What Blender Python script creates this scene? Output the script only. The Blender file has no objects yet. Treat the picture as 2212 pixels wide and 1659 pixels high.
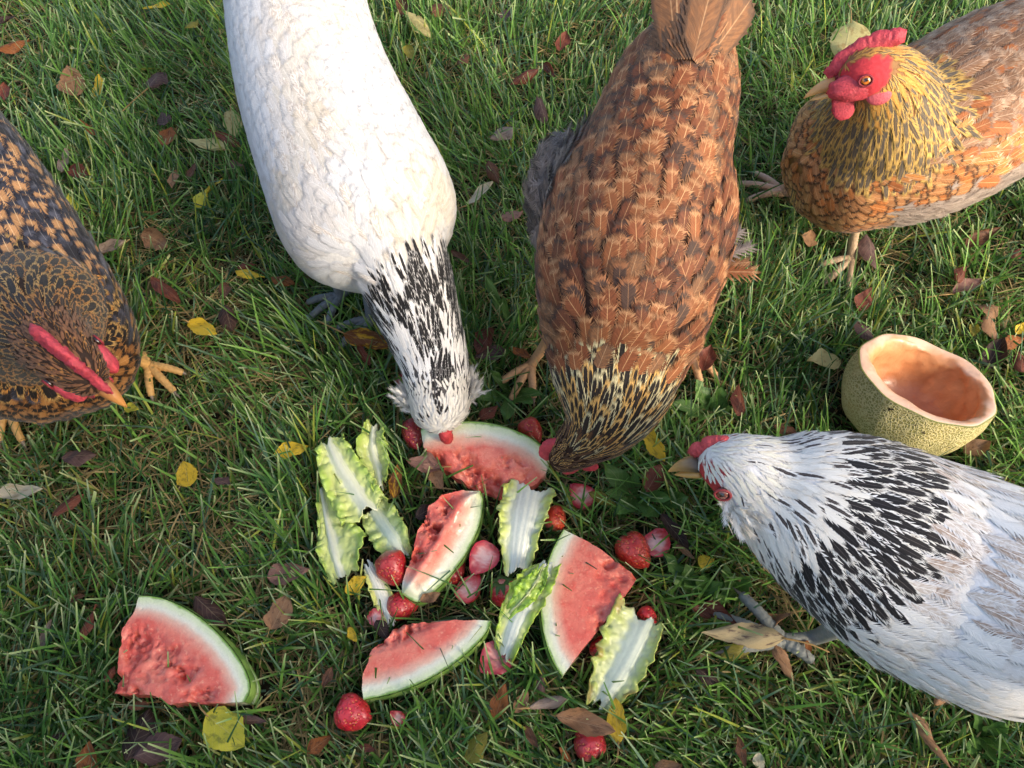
import bpy, bmesh, math, random
import numpy as np
from mathutils import Vector, Matrix, noise as mnoise
from mathutils.bvhtree import BVHTree

# ------------------------------------------------------------------ camera, sky, sun, exposure
SC = bpy.context.scene
COL = SC.collection
CAM_H, PITCH = 1.0, math.radians(28.0)
cam_d = bpy.data.cameras.new('camera'); cam = bpy.data.objects.new('camera', cam_d); COL.objects.link(cam)
cam.location = (0, 0, CAM_H); cam.rotation_euler = (PITCH, 0, 0)
cam_d.sensor_width = 36; cam_d.lens = 26; cam_d.clip_start = 0.02; cam_d.clip_end = 500
SC.camera = cam
SUN_AZ, SUN_EL = math.radians(-40), math.radians(33)      # measured from +x towards +y
world = bpy.data.worlds.new('World'); SC.world = world; world.use_nodes = True
wn = world.node_tree.nodes; wl = world.node_tree.links; wn.clear()
sky = wn.new('ShaderNodeTexSky'); sky.sky_type = 'NISHITA'; sky.sun_disc = False; sky.dust_density = 4.0; sky.ozone_density = 0.6
sky.sun_elevation = SUN_EL; sky.sun_rotation = math.pi/2 - SUN_AZ
bg = wn.new('ShaderNodeBackground'); bg.inputs['Strength'].default_value = 0.15
wo = wn.new('ShaderNodeOutputWorld'); wl.new(sky.outputs[0], bg.inputs[0]); wl.new(bg.outputs[0], wo.inputs[0])
sun_d = bpy.data.lights.new('sun', 'SUN'); sun_d.energy = 1.6; sun_d.angle = math.radians(15); sun_d.color = (1.0, 0.88, 0.70)
sun = bpy.data.objects.new('sun', sun_d); COL.objects.link(sun)
sdir = Vector((math.cos(SUN_EL)*math.cos(SUN_AZ), math.cos(SUN_EL)*math.sin(SUN_AZ), math.sin(SUN_EL)))
sun.rotation_euler = sdir.to_track_quat('Z', 'Y').to_euler(); sun.location = sdir*6
vs = SC.view_settings; vs.view_transform = 'Standard'; vs.look = 'None'; vs.gamma = 1.0; vs.exposure = 1.18; vs.use_curve_mapping = False
SC.cycles.use_adaptive_sampling = True; SC.cycles.adaptive_threshold = 0.02; SC.cycles.max_bounces = 5; SC.cycles.diffuse_bounces = 2; SC.cycles.transparent_max_bounces = 8

# ------------------------------------------------------------------ helpers
FPX = 26/36*2212
CT, ST = math.cos(PITCH), math.sin(PITCH)
def depth(px, py, z):
    b = (829.5-py)/FPX
    return (CAM_H-z)/(CT - b*ST)
def P(px, py, z=0.04):
    """the place on the lawn, at height z, that the photograph shows at (px, py) of its 2212-wide view"""
    a = (px-1106)/FPX; b = (829.5-py)/FPX; t = (CAM_H-z)/(CT - b*ST)
    return Vector((t*a, t*(b*CT+ST), z))
def M_PER_PX(px, py, z=0.04): return depth(px, py, z)/FPX
def lin(r, g, b):
    f = lambda c: (c/255/12.92) if c/255 <= 0.04045 else ((c/255+0.055)/1.055)**2.4
    return (f(r), f(g), f(b))

def mesh_np(name, V, F, mat, parent=None, attrs=None, smooth=True):
    """one mesh object from arrays; F is a list of index arrays (n,k)"""
    me = bpy.data.meshes.new(name)
    V = np.asarray(V, np.float32); Fs = [np.asarray(f, np.int32) for f in F if len(f)]
    me.vertices.add(len(V)); me.vertices.foreach_set('co', V.ravel())
    nl = sum(f.size for f in Fs); npol = sum(len(f) for f in Fs)
    me.loops.add(nl); me.polygons.add(npol)
    me.loops.foreach_set('vertex_index', np.concatenate([f.ravel() for f in Fs]))
    tot = np.concatenate([np.full(len(f), f.shape[1], np.int32) for f in Fs])
    st = np.concatenate([[0], np.cumsum(tot)[:-1]]).astype(np.int32)
    me.polygons.foreach_set('loop_start', st); me.polygons.foreach_set('loop_total', tot)
    me.polygons.foreach_set('use_smooth', np.full(npol, smooth, bool))
    for k, (typ, arr) in (attrs or {}).items():
        a = me.attributes.new(k, typ, 'POINT')
        a.data.foreach_set({'FLOAT': 'value', 'FLOAT_VECTOR': 'vector', 'FLOAT_COLOR': 'color'}[typ], np.asarray(arr, np.float32).ravel())
    me.update(calc_edges=True); me.validate()
    if mat: me.materials.append(mat)
    o = bpy.data.objects.new(name, me); COL.objects.link(o)
    if parent: o.parent = parent
    return o
def rgba(c, n): return np.tile(np.array(list(c)[:3]+[1.0]), (n, 1))
def tag(o, label, cat, group=None):
    o['label'] = label; o['category'] = cat
    if group: o['group'] = group
    return o
def empty(name, loc, label, cat, group=None):
    o = bpy.data.objects.new(name, None); COL.objects.link(o); o.location = loc; o.empty_display_size = 0.02
    return tag(o, label, cat, group)
def under(child, root):
    """keep world-space geometry while parenting"""
    child.parent = root; child.matrix_parent_inverse = Matrix.Translation(-Vector(root.location)); return child

def catmull(pts, n):
    pts = np.asarray(pts, float); k = len(pts)
    ext = np.vstack([2*pts[0]-pts[1], pts, 2*pts[-1]-pts[-2]])
    out = []
    for t in np.linspace(0, k-1, n):
        i = min(int(t), k-2); u = t-i
        p0, p1, p2, p3 = ext[i:i+4]
        out.append(0.5*((2*p1)+(-p0+p2)*u+(2*p0-5*p1+4*p2-p3)*u*u+(-p0+3*p1-3*p2+p3)*u**3))
    return np.array(out)
def grid_faces(nu, nv, closed_u=False, off=0):
    """vertex index = i*nv + j ; i along u"""
    I = np.arange(nu if closed_u else nu-1); J = np.arange(nv-1)
    i, j = np.meshgrid(I, J, indexing='ij'); i2 = (i+1) % nu
    return (np.stack([i*nv+j, i2*nv+j, i2*nv+j+1, i*nv+j+1], -1).reshape(-1, 4)+off)
def frames(pts, up0):
    """parallel-transported frames (tangent, up, side) along a polyline"""
    T = np.gradient(pts, axis=0); T /= np.linalg.norm(T, axis=1)[:, None]+1e-9
    U = []; u = np.array(up0, float)
    for t in T:
        u = u - t*np.dot(u, t); u /= np.linalg.norm(u)+1e-9; U.append(u.copy())
    U = np.array(U); return T, U, np.cross(T, U)
def tube(pts, rad, seg=10, up0=(0, 0, 1), flat=1.0, caps=True):
    """closed loft; rad (n,) or (n,2)=side,up half sizes"""
    pts = np.asarray(pts, float); rad = np.asarray(rad, float)
    if rad.ndim == 1: rad = np.stack([rad, rad*flat], 1)
    T, U, S = frames(pts, up0)
    a = np.linspace(0, 2*math.pi, seg, endpoint=False)
    V = (pts[:, None]+S[:, None]*(np.cos(a)[None, :, None]*rad[:, 0][:, None, None])+U[:, None]*(np.sin(a)[None, :, None]*rad[:, 1][:, None, None])).reshape(-1, 3)
    n = len(pts); F = []
    i, j = np.meshgrid(np.arange(n-1), np.arange(seg), indexing='ij'); j2 = (j+1) % seg
    Q = np.stack([i*seg+j, i*seg+j2, (i+1)*seg+j2, (i+1)*seg+j], -1).reshape(-1, 4)
    tris = []
    if caps:
        V = np.vstack([V, pts[0], pts[-1]]); c0, c1 = n*seg, n*seg+1
        for k in range(seg):
            tris.append((c0, (k+1) % seg, k)); tris.append((c1, (n-1)*seg+k, (n-1)*seg+(k+1) % seg))
    return V, [Q, np.array(tris)]
def join(parts):
    V = []; Q = []; T = []; o = 0
    for v, fs in parts:
        V.append(v)
        for f in fs:
            if len(f): (Q if f.shape[1] == 4 else T).append(f+o)
        o += len(v)
    return np.vstack(V), [np.vstack(Q) if Q else np.zeros((0, 4), int), np.vstack(T) if T else np.zeros((0, 3), int)]
def nz(V, sc, seed=0, octv=3):
    """fractal value noise at each row of V, about -1..1"""
    return np.array([mnoise.fractal((v[0]*sc+seed*7.3, v[1]*sc+seed*3.1, v[2]*sc-seed*5.7), 0.8, 2.1, octv) for v in V])
def sstep(a, b, x): t = np.clip((np.asarray(x)-a)/(b-a), 0, 1); return t*t*(3-2*t)
def mixc(a, b, t):
    a = np.asarray(a, float); b = np.asarray(b, float); t = np.asarray(t, float)
    return a*(1-t[..., None])+b*t[..., None]

# ------------------------------------------------------------------ materials
class NT:
    def __init__(s, name):
        s.m = bpy.data.materials.new(name); s.m.use_nodes = True; s.t = s.m.node_tree; s.t.nodes.clear()
        s.out = s.N('ShaderNodeOutputMaterial'); s.bsdf = s.N('ShaderNodeBsdfPrincipled'); s.L(s.bsdf.outputs[0], s.out.inputs[0])
    def N(s, typ, **kw):
        n = s.t.nodes.new(typ)
        for k, v in kw.items(): setattr(n, k, v)
        return n
    def L(s, a, b): s.t.links.new(a, b)
    def put(s, sock, v):
        if hasattr(v, 'is_linked') or isinstance(v, bpy.types.NodeSocket): s.L(v, sock)
        else: sock.default_value = v
    def math(s, op, a, b=0.0, c=None, clamp=False):
        n = s.N('ShaderNodeMath', operation=op, use_clamp=clamp); s.put(n.inputs[0], a); s.put(n.inputs[1], b)
        if c is not None: s.put(n.inputs[2], c)
        return n.outputs[0]
    def mix(s, f, a, b, mode='MIX'):
        n = s.N('ShaderNodeMix', data_type='RGBA', blend_type=mode); s.put(n.inputs[0], f)
        for sk, v in ((n.inputs[6], a), (n.inputs[7], b)):
            s.put(sk, tuple(v)+(1.0,) if isinstance(v, tuple) and len(v) == 3 else v)
        return n.outputs[2]
    def attr(s, name): return s.N('ShaderNodeAttribute', attribute_name=name)
    def noise(s, scale, detail=3, vec=None, rough=0.55):
        n = s.N('ShaderNodeTexNoise'); n.inputs['Scale'].default_value = scale; n.inputs['Detail'].default_value = detail; n.inputs['Roughness'].default_value = rough
        s.put(n.inputs['Vector'], vec if vec is not None else s.coord()); return n
    def coord(s):
        if not hasattr(s, '_c'): s._c = s.N('ShaderNodeTexCoord').outputs['Object']
        return s._c
    def ramp(s, f, lo, hi):
        n = s.N('ShaderNodeMapRange', interpolation_type='SMOOTHSTEP'); s.put(n.inputs[0], f); s.put(n.inputs[1], lo); s.put(n.inputs[2], hi); return n.outputs[0]
    def bump(s, h, strength, dist=0.002):
        n = s.N('ShaderNodeBump'); n.inputs['Strength'].default_value = strength; n.inputs['Distance'].default_value = dist; s.put(n.inputs['Height'], h)
        s.L(n.outputs[0], s.bsdf.inputs['Normal']); return n
    def set(s, **kw):
        for k, v in kw.items(): s.put(s.bsdf.inputs[k.replace('_', ' ')], v)
        return s.m

def mat_feather():
    n = NT('feather_vane'); ca, cb, cs, fu = n.attr('ca'), n.attr('cb'), n.attr('cs'), n.attr('fuv')
    sep = n.N('ShaderNodeSeparateXYZ'); n.L(fu.outputs['Vector'], sep.inputs[0]); u, v, r = sep.outputs
    au = n.math('ABSOLUTE', u)
    # barb coordinate: runs slanted from the shaft outwards
    bc = n.math('SUBTRACT', v, n.math('MULTIPLY', au, 0.28))
    cmb = n.N('ShaderNodeCombineXYZ'); n.put(cmb.inputs[0], n.math('MULTIPLY', bc, 26.0)); n.put(cmb.inputs[1], n.math('MULTIPLY', u, 1.2)); n.put(cmb.inputs[2], n.math('MULTIPLY', r, 37.0))
    nb = n.noise(1.0, 2, cmb.outputs[0], 0.6).outputs[0]
    jit = n.math('MULTIPLY', n.math('SUBTRACT', nb, 0.5), 0.34)
    e1 = n.ramp(n.math('ADD', au, jit), n.math('SUBTRACT', ca.outputs['Alpha'], 0.08), n.math('ADD', ca.outputs['Alpha'], 0.08))
    vv = n.math('ADD', n.math('SUBTRACT', v, n.math('MULTIPLY', n.math('MULTIPLY', au, au), -0.16)), jit)
    e2 = n.ramp(vv, n.math('SUBTRACT', cb.outputs['Alpha'], 0.05), n.math('ADD', cb.outputs['Alpha'], 0.05))
    e = n.math('MAXIMUM', e1, e2)
    col = n.mix(e, ca.outputs['Color'], cb.outputs['Color'])
    # pepper: breaks the centre colour up into flecks of the edge colour
    pep = n.N('ShaderNodeCombineXYZ'); n.put(pep.inputs[0], n.math('MULTIPLY', bc, 13.0)); n.put(pep.inputs[1], n.math('MULTIPLY', u, 5.0)); n.put(pep.inputs[2], n.math('MULTIPLY', r, 91.0))
    pn = n.noise(1.0, 2, pep.outputs[0]).outputs[0]
    pm = n.math('MULTIPLY', n.ramp(pn, 0.44, 0.56), cs.outputs['Alpha'])
    col = n.mix(pm, col, cb.outputs['Color'])
    # shaft
    sh = n.math('SUBTRACT', 1.0, n.ramp(au, 0.012, 0.045)); shm = n.math('MULTIPLY', sh, n.math('SUBTRACT', 1.0, n.ramp(v, 0.82, 1.0)))
    col = n.mix(shm, col, cs.outputs['Color'])
    # barb light/dark streaks
    sp = n.N('ShaderNodeSeparateColor'); n.L(col, sp.inputs[0]); am = n.math('SUBTRACT', 1.0, n.ramp(sp.outputs[1], 0.25, 0.75)); am = n.math('ADD', n.math('MULTIPLY', am, 0.85), 0.34)
    st = n.math('ADD', n.math('MULTIPLY', n.math('SUBTRACT', nb, 0.5), am), 1.0)
    hsv = n.N('ShaderNodeHueSaturation'); n.put(hsv.inputs['Value'], st); n.put(hsv.inputs['Color'], col)
    n.bump(nb, 0.5, 0.0012)
    return n.set(Base_Color=hsv.outputs[0], Roughness=0.6, Specular_IOR_Level=0.25, Sheen_Weight=0.15, Sheen_Roughness=0.4)
def mat_vcol(name, rough=0.6, spec=0.4, nscale=120, namt=0.25, bump=0.3, bdist=0.001, coat=0.0, sss=0.0, sheen=0.0):
    n = NT(name); a = n.attr('col'); no = n.noise(nscale, 4).outputs[0]
    f = n.math('ADD', n.math('MULTIPLY', no, namt*2), 1-namt)
    hsv = n.N('ShaderNodeHueSaturation'); n.put(hsv.inputs['Value'], f); n.put(hsv.inputs['Color'], a.outputs['Color'])
    if bump: n.bump(no, bump, bdist)
    if False:
        n.set(Subsurface_Weight=sss, Subsurface_Radius=(0.006, 0.003, 0.002), Subsurface_Scale=1.0)
    return n.set(Base_Color=hsv.outputs[0], Roughness=rough, Specular_IOR_Level=spec, Coat_Weight=coat, Coat_Roughness=0.12, Sheen_Weight=sheen)
def mat_leafy(name, rough, trans, vein=True, mottle=0.5):
    """thin leaf: colour from the leaf, veins and blotches from its own coordinates, some light through it"""
    n = NT(name); a = n.attr('col'); b = n.attr('col2'); l = n.attr('luv')
    sep = n.N('ShaderNodeSeparateXYZ'); n.L(l.outputs['Vector'], sep.inputs[0]); u, v, r = sep.outputs
    au = n.math('ABSOLUTE', u)
    cm = n.N('ShaderNodeCombineXYZ'); n.put(cm.inputs[0], n.math('MULTIPLY', u, 2.2)); n.put(cm.inputs[1], n.math('MULTIPLY', v, 4.0)); n.put(cm.inputs[2], n.math('MULTIPLY', r, 53.0))
    bl = n.noise(1.3, 4, cm.outputs[0], 0.6).outputs[0]
    col = n.mix(n.math('MULTIPLY', n.ramp(bl, 0.5, 0.66), mottle), a.outputs['Color'], b.outputs['Color'])
    fine = n.noise(14.0, 3, cm.outputs[0], 0.6).outputs[0]
    col = n.mix(0.35, col, n.mix(fine, (0.25, 0.25, 0.25), (1.5, 1.5, 1.5)), 'MULTIPLY')
    h = fine
    if vein:
        sv = n.math('SUBTRACT', v, n.math('MULTIPLY', au, 0.30))
        w = n.math('ABSOLUTE', n.math('SUBTRACT', n.math('FRACT', n.math('MULTIPLY', sv, 7.0)), 0.5))
        side = n.math('SUBTRACT', 1.0, n.ramp(w, 0.02, 0.10)); mid = n.math('SUBTRACT', 1.0, n.ramp(au, 0.012, 0.045))
        vm = n.math('MAXIMUM', n.math('MULTIPLY', side, 0.45), mid)
        col = n.mix(n.math('MULTIPLY', vm, 0.4), col, n.mix(0.5, a.outputs['Color'], (0.6, 0.5, 0.3)))
        h = n.math('SUBTRACT', n.math('MULTIPLY', fine, 0.6), vm)
    n.bump(h, 0.35, 0.0012)
    m = n.set(Base_Color=col, Roughness=rough, Specular_IOR_Level=0.4)
    tr = n.N('ShaderNodeBsdfTranslucent'); n.put(tr.inputs[0], col); ms = n.N('ShaderNodeMixShader'); ms.inputs[0].default_value = trans
    n.L(n.bsdf.outputs[0], ms.inputs[1]); n.L(tr.outputs[0], ms.inputs[2]); n.L(ms.outputs[0], n.out.inputs[0])
    return m
def mat_grass():
    n = NT('grass_blade'); a = n.attr('col')
    n.set(Base_Color=a.outputs['Color'], Roughness=0.5, Specular_IOR_Level=0.3)
    tr = n.N('ShaderNodeBsdfTranslucent'); n.put(tr.inputs[0], a.outputs['Color']); ms = n.N('ShaderNodeMixShader'); ms.inputs[0].default_value = 0.3
    n.L(n.bsdf.outputs[0], ms.inputs[1]); n.L(tr.outputs[0], ms.inputs[2]); n.L(ms.outputs[0], n.out.inputs[0]); return n.m
def mat_soil():
    n = NT('soil_and_thatch'); f = n.noise(60, 6).outputs[0]; g = n.noise(9, 3).outputs[0]
    c = n.mix(n.ramp(f, 0.4, 0.7), (0.018, 0.013, 0.008), (0.075, 0.055, 0.03)); c = n.mix(n.math('MULTIPLY', n.ramp(g, 0.4, 0.65), 0.6), c, (0.03, 0.045, 0.014))
    n.bump(f, 0.8, 0.01); return n.set(Base_Color=c, Roughness=0.95, Specular_IOR_Level=0.1)
def mat_melon_flesh():
    n = NT('watermelon_flesh'); a = n.attr('rd'); d = n.attr('wet')
    f1 = n.noise(70, 4).outputs[0]; f2 = n.noise(420, 3).outputs[0]; f3 = n.noise(26, 3).outputs[0]
    dd = n.math('ADD', a.outputs['Fac'], n.math('MULTIPLY', n.math('SUBTRACT', f1, 0.5), 0.006))
    red = n.mix(n.ramp(f3, 0.35, 0.65), lin(224, 104, 86), lin(232, 132, 108))
    red = n.mix(n.ramp(f1, 0.45, 0.75), red, lin(218, 90, 76)); red = n.mix(n.math('MULTIPLY', d.outputs['Fac'], 0.55), red, lin(198, 56, 46)); red = n.mix(n.ramp(n.noise(190, 3).outputs[0], 0.55, 0.75), red, lin(236, 150, 122))  # flesh goes to a deeper red with crater depth
    c = n.mix(n.ramp(dd, 0.0005, 0.004), lin(120, 158, 62), lin(214, 224, 178))
    c = n.mix(n.ramp(dd, 0.004, 0.012), c, lin(230, 228, 204)); c = n.mix(n.ramp(dd, 0.011, 0.019), c, lin(232, 186, 160)); c = n.mix(n.ramp(dd, 0.015, 0.031), c, red)
    c = n.mix(0.3, c, n.mix(f2, (0.55, 0.55, 0.55), (1.35, 1.35, 1.35)), 'MULTIPLY')
    n.bump(n.math('ADD', n.math('MULTIPLY', f2, 0.5), f1), 0.5, 0.003)
    return n.set(Base_Color=c, Roughness=n.ramp(f1, 0.1, 0.9), Specular_IOR_Level=0.5, Coat_Weight=0.3, Coat_Roughness=0.12)
def mat_rind():
    n = NT('watermelon_rind'); f = n.noise(35, 4).outputs[0]; w = n.attr('rv')
    s = n.ramp(n.math('ADD', n.math('SINE', n.math('MULTIPLY', w.outputs['Fac'], 42.0)), n.math('MULTIPLY', n.math('SUBTRACT', f, 0.5), 3.0)), -0.4, 0.6)
    c = n.mix(s, lin(112, 152, 68), lin(150, 184, 92)); return n.set(Base_Color=c, Roughness=0.35, Specular_IOR_Level=0.5)
def mat_berry():
    n = NT('strawberry_skin'); a = n.attr('col'); vo = n.N('ShaderNodeTexVoronoi'); vo.inputs['Scale'].default_value = 210; n.put(vo.inputs['Vector'], n.coord())
    s = n.math('SUBTRACT', 1.0, n.ramp(vo.outputs['Distance'], 0.14, 0.26)); pit = n.math('SUBTRACT', 1.0, n.ramp(vo.outputs['Distance'], 0.2, 0.55))
    f = n.noise(90, 3).outputs[0]
    c = n.mix(n.ramp(f, 0.35, 0.7), a.outputs['Color'], n.mix(0.5, a.outputs['Color'], lin(150, 10, 24)))
    c = n.mix(n.math('MULTIPLY', s, n.attr('seed').outputs['Fac']), c, lin(216, 130, 60))
    n.bump(n.math('SUBTRACT', n.math('MULTIPLY', f, 0.4), n.math('MULTIPLY', pit, n.attr('seed').outputs['Fac'])), 0.5, 0.002)
    return n.set(Base_Color=c, Roughness=0.34, Specular_IOR_Level=0.5, Coat_Weight=0.15, Coat_Roughness=0.15)
def mat_rough_rind():
    n = NT('netted_rind'); vo = n.N('ShaderNodeTexVoronoi', feature='DISTANCE_TO_EDGE'); vo.inputs['Scale'].default_value = 230
    wv = n.N('ShaderNodeVectorMath', operation='ADD'); n.put(wv.inputs[0], n.coord()); sc = n.N('ShaderNodeVectorMath', operation='SCALE'); nn = n.noise(90, 2); n.L(nn.outputs['Color'], sc.inputs[0]); sc.inputs['Scale'].default_value = 0.008
    n.L(sc.outputs[0], wv.inputs[1]); n.L(wv.outputs[0], vo.inputs['Vector'])
    net = n.math('SUBTRACT', 1.0, n.ramp(vo.outputs['Distance'], 0.02, 0.22)); g = n.noise(14, 3).outputs[0]; gr = n.noise(120, 4).outputs[0]
    base = n.mix(n.ramp(g, 0.38, 0.62), lin(138, 134, 78), lin(174, 156, 98)); c = n.mix(net, base, lin(196, 184, 134))
    dirt = n.math('MULTIPLY', n.ramp(gr, 0.62, 0.70), n.ramp(n.noise(9, 2).outputs[0], 0.52, 0.62)); c = n.mix(dirt, c, lin(48, 38, 26))
    n.bump(net, 0.45, 0.0025); return n.set(Base_Color=c, Roughness=0.75, Specular_IOR_Level=0.25)
MAT = dict(
    feather=mat_feather(), under=mat_vcol('under_plumage', 0.85, 0.1, 200, 0.3, 0.5, 0.002),
    skin=mat_vcol('red_skin', 0.55, 0.35, 420, 0.32, 0.6, 0.002), horn=mat_vcol('beak_horn', 0.35, 0.5, 90, 0.15, 0.15),
    leg=mat_vcol('leg_scales', 0.5, 0.4, 240, 0.25, 0.7, 0.002), eye=mat_vcol('eye', 0.06, 0.6, 50, 0.0, 0.0, coat=1.0),
    leaf=mat_leafy('dry_leaf', 0.6, 0.25, True, 0.85), green=mat_leafy('weed_leaf', 0.4, 0.25, True, 0.3), grass=mat_grass(), soil=mat_soil(),
    flesh=mat_melon_flesh(), rind=mat_rind(), berry=mat_berry(), cut=mat_vcol('strawberry_cut', 0.3, 0.5, 260, 0.12, 0.4, 0.001, coat=0.3, sss=0.2),
    netrind=mat_rough_rind(), pulp=mat_vcol('orange_pulp', 0.4, 0.45, 45, 0.18, 0.5, 0.004, coat=0.15, sss=0.15),
    shade_wall_grey=NT('shade_wall_grey').set(Base_Color=(.45,.43,.4,1),Roughness=.9),
    lettuce=mat_vcol('lettuce', 0.38, 0.45, 160, 0.10, 0.35, 0.0015, coat=0.15))

# ------------------------------------------------------------------ feathers
def feather_template(shape):
    """unit feather: arrays u (across, -1..1 of half width), v (along), half width at v, quads, tris"""
    if shape == 'body':   wf = lambda v: np.clip(v, 0, 1)**0.45*(1-np.clip(v, 0, 1.0)**4.5)**0.62+0.03; rows = [0, .22, .45, .65, .80, .88]; inn = .52; nb = 11; out = 1.08; adv = .17
    elif shape == 'hackle': wf = lambda v: (np.clip(v, 0, 1)**0.35)*(1-np.clip(v, 0, 1)**2.2)**0.8+0.05; rows = [0, .25, .5, .72, .9]; inn = .6; nb = 6; out = 1.1; adv = .16
    elif shape == 'tail': wf = lambda v: np.clip(v, 0, 1)**0.25*(1-np.clip(v, 0, 1)**9)**0.5+0.02; rows = [0, .2, .4, .6, .8, .95]; inn = .85; nb = 9; out = 1.03; adv = .07
    else:                 wf = lambda v: np.clip(v, 0, 1)**0.4*(1-np.clip(v, 0, 1)**3)**0.6+0.06; rows = [0, .3, .6, .85]; inn = .16; nb = 9; out = 1.2; adv = .22
    rg = np.random.RandomState(len(shape)*3+1)
    U = []; V = []; Q = []; T = []
    for v in rows:
        for u in (-inn, 0, inn): U.append(u); V.append(v)
    for i in range(len(rows)-1):
        for j in (0, 1): a = i*3+j; Q.append((a, a+1, a+4, a+3))
    bs = np.linspace(.10, rows[-1]-.02, nb+1)
    for s in (-1, 1):
        for k in range(nb):
            b0, b1 = bs[k], bs[k+1]; o = len(U)
            U += [s*inn*.92, s*inn*.92, s*out*rg.uniform(.86, 1.06)]; V += [b0, b1, (b0+b1)/2+adv*rg.uniform(.7, 1.3)]
            T.append((o, o+1, o+2) if s > 0 else (o+1, o, o+2))
    vl = rows[-1]
    nt_ = 9 if shape == 'body' else 5
    for k in range(nt_):
        a, b = -inn+2*inn*k/nt_, -inn+2*inn*(k+1)/nt_; o = len(U); m = (a+b)/2
        U += [a, b, m*1.5]; V += [vl-.01, vl-.01, 1.03-.10*abs(m)+rg.uniform(-.03, .05)]; T.append((o, o+1, o+2))
    U = np.array(U); V = np.array(V); VC = np.minimum(V, .985)
    return dict(u=U, v=V, w=wf(np.where(V > vl, vl, VC)), q=np.array(Q), t=np.array(T))
TPL = {k: feather_template(k) for k in ('body', 'hackle', 'tail', 'down')}
def pal(ca, cb=None, cs=None, ta=1.6, tv=1.6, pep=0.0):
    cb = cb or ca; cs = cs or ca
    return (lin(*ca)+(ta,), lin(*cb)+(tv,), lin(*cs)+(pep,))

class FeatherBag:
    """joins many small feathers, each traced along the body surface, into one mesh"""
    def __init__(s): s.V = []; s.Q = []; s.T = []; s.A = []; s.B = []; s.C = []; s.F = []; s.n = 0
    def add(s, tpl, path, side, nor, W, p, bright, lift, cup, rnd):
        K = len(path); t = np.clip(tpl['v'], 0, 1.06)*(K-1); i = np.minimum(t.astype(int), K-2); f = (t-i)[:, None]
        pos = path[i]*(1-f)+path[i+1]*f; sd = side[i]*(1-f)+side[i+1]*f; no = nor[i]*(1-f)+nor[i+1]*f
        w = tpl['u']*tpl['w']*W
        V = pos+sd*w[:, None]+no*(0.0006+lift*tpl['v']-cup*W*tpl['u']**2*tpl['w'])[:, None]
        m = len(V); s.V.append(V); s.Q.append(tpl['q']+s.n); s.T.append(tpl['t']+s.n); s.n += m
        for arr, c in ((s.A, p[0]), (s.B, p[1]), (s.C, p[2])):
            c = np.array(c); c = np.concatenate([np.clip(c[:3]*bright, 0, .95), c[3:]]); arr.append(np.tile(c, (m, 1)))
        s.F.append(np.stack([tpl['u'], tpl['v'], np.full(m, rnd)], 1))
    def build(s, name, parent):
        o = mesh_np(name, np.vstack(s.V), [np.vstack(s.Q), np.vstack(s.T)], MAT['feather'], None,
                    dict(ca=('FLOAT_COLOR', np.vstack(s.A)), cb=('FLOAT_COLOR', np.vstack(s.B)), cs=('FLOAT_COLOR', np.vstack(s.C)), fuv=('FLOAT_VECTOR', np.vstack(s.F))))
        o['kind'] = 'stuff'; return under(o, parent)
def rigid_mesh(shape, p, curve, bright, rnd, cup=.18, lift=.09):
    t = TPL[shape]; m = len(t['u'])
    V = np.stack([t['u']*t['w'], t['v'], .012+lift*t['v']-curve*t['v']**2-cup*.3*t['u']**2*t['w']], 1)
    def c(x): return np.tile(np.concatenate([np.clip(np.array(x[:3])*bright, 0, .95), [x[3]]]), (m, 1))
    o = mesh_np('feather', V, [t['q'], t['t']], MAT['feather'], None, dict(ca=('FLOAT_COLOR', c(p[0])), cb=('FLOAT_COLOR', c(p[1])), cs=('FLOAT_COLOR', c(p[2])),
                fuv=('FLOAT_VECTOR', np.stack([t['u'], t['v'], np.full(m, rnd)], 1))))
    me = o.data; bpy.data.objects.remove(o); return me

# ------------------------------------------------------------------ hens
def ring_world(rings):
    return np.array([list(P(r[0], r[1], r[2]))+[r[3], r[4]] for r in rings])
def ellipsoid(c, ax, n=14):
    """ax: three vectors"""
    th = np.linspace(0, math.pi, n); ph = np.linspace(0, 2*math.pi, 2*n, endpoint=False)
    V = []
    for t in th:
        for f in ph: V.append(np.array(c)+np.array(ax[0])*math.sin(t)*math.cos(f)+np.array(ax[1])*math.sin(t)*math.sin(f)+np.array(ax[2])*math.cos(t))
    V = np.array(V); m = 2*n; Q = []
    for i in range(n-1):
        for j in range(m): Q.append((i*m+j, (i+1)*m+j, (i+1)*m+(j+1) % m, i*m+(j+1) % m))
    return V, [np.array(Q)]

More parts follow.
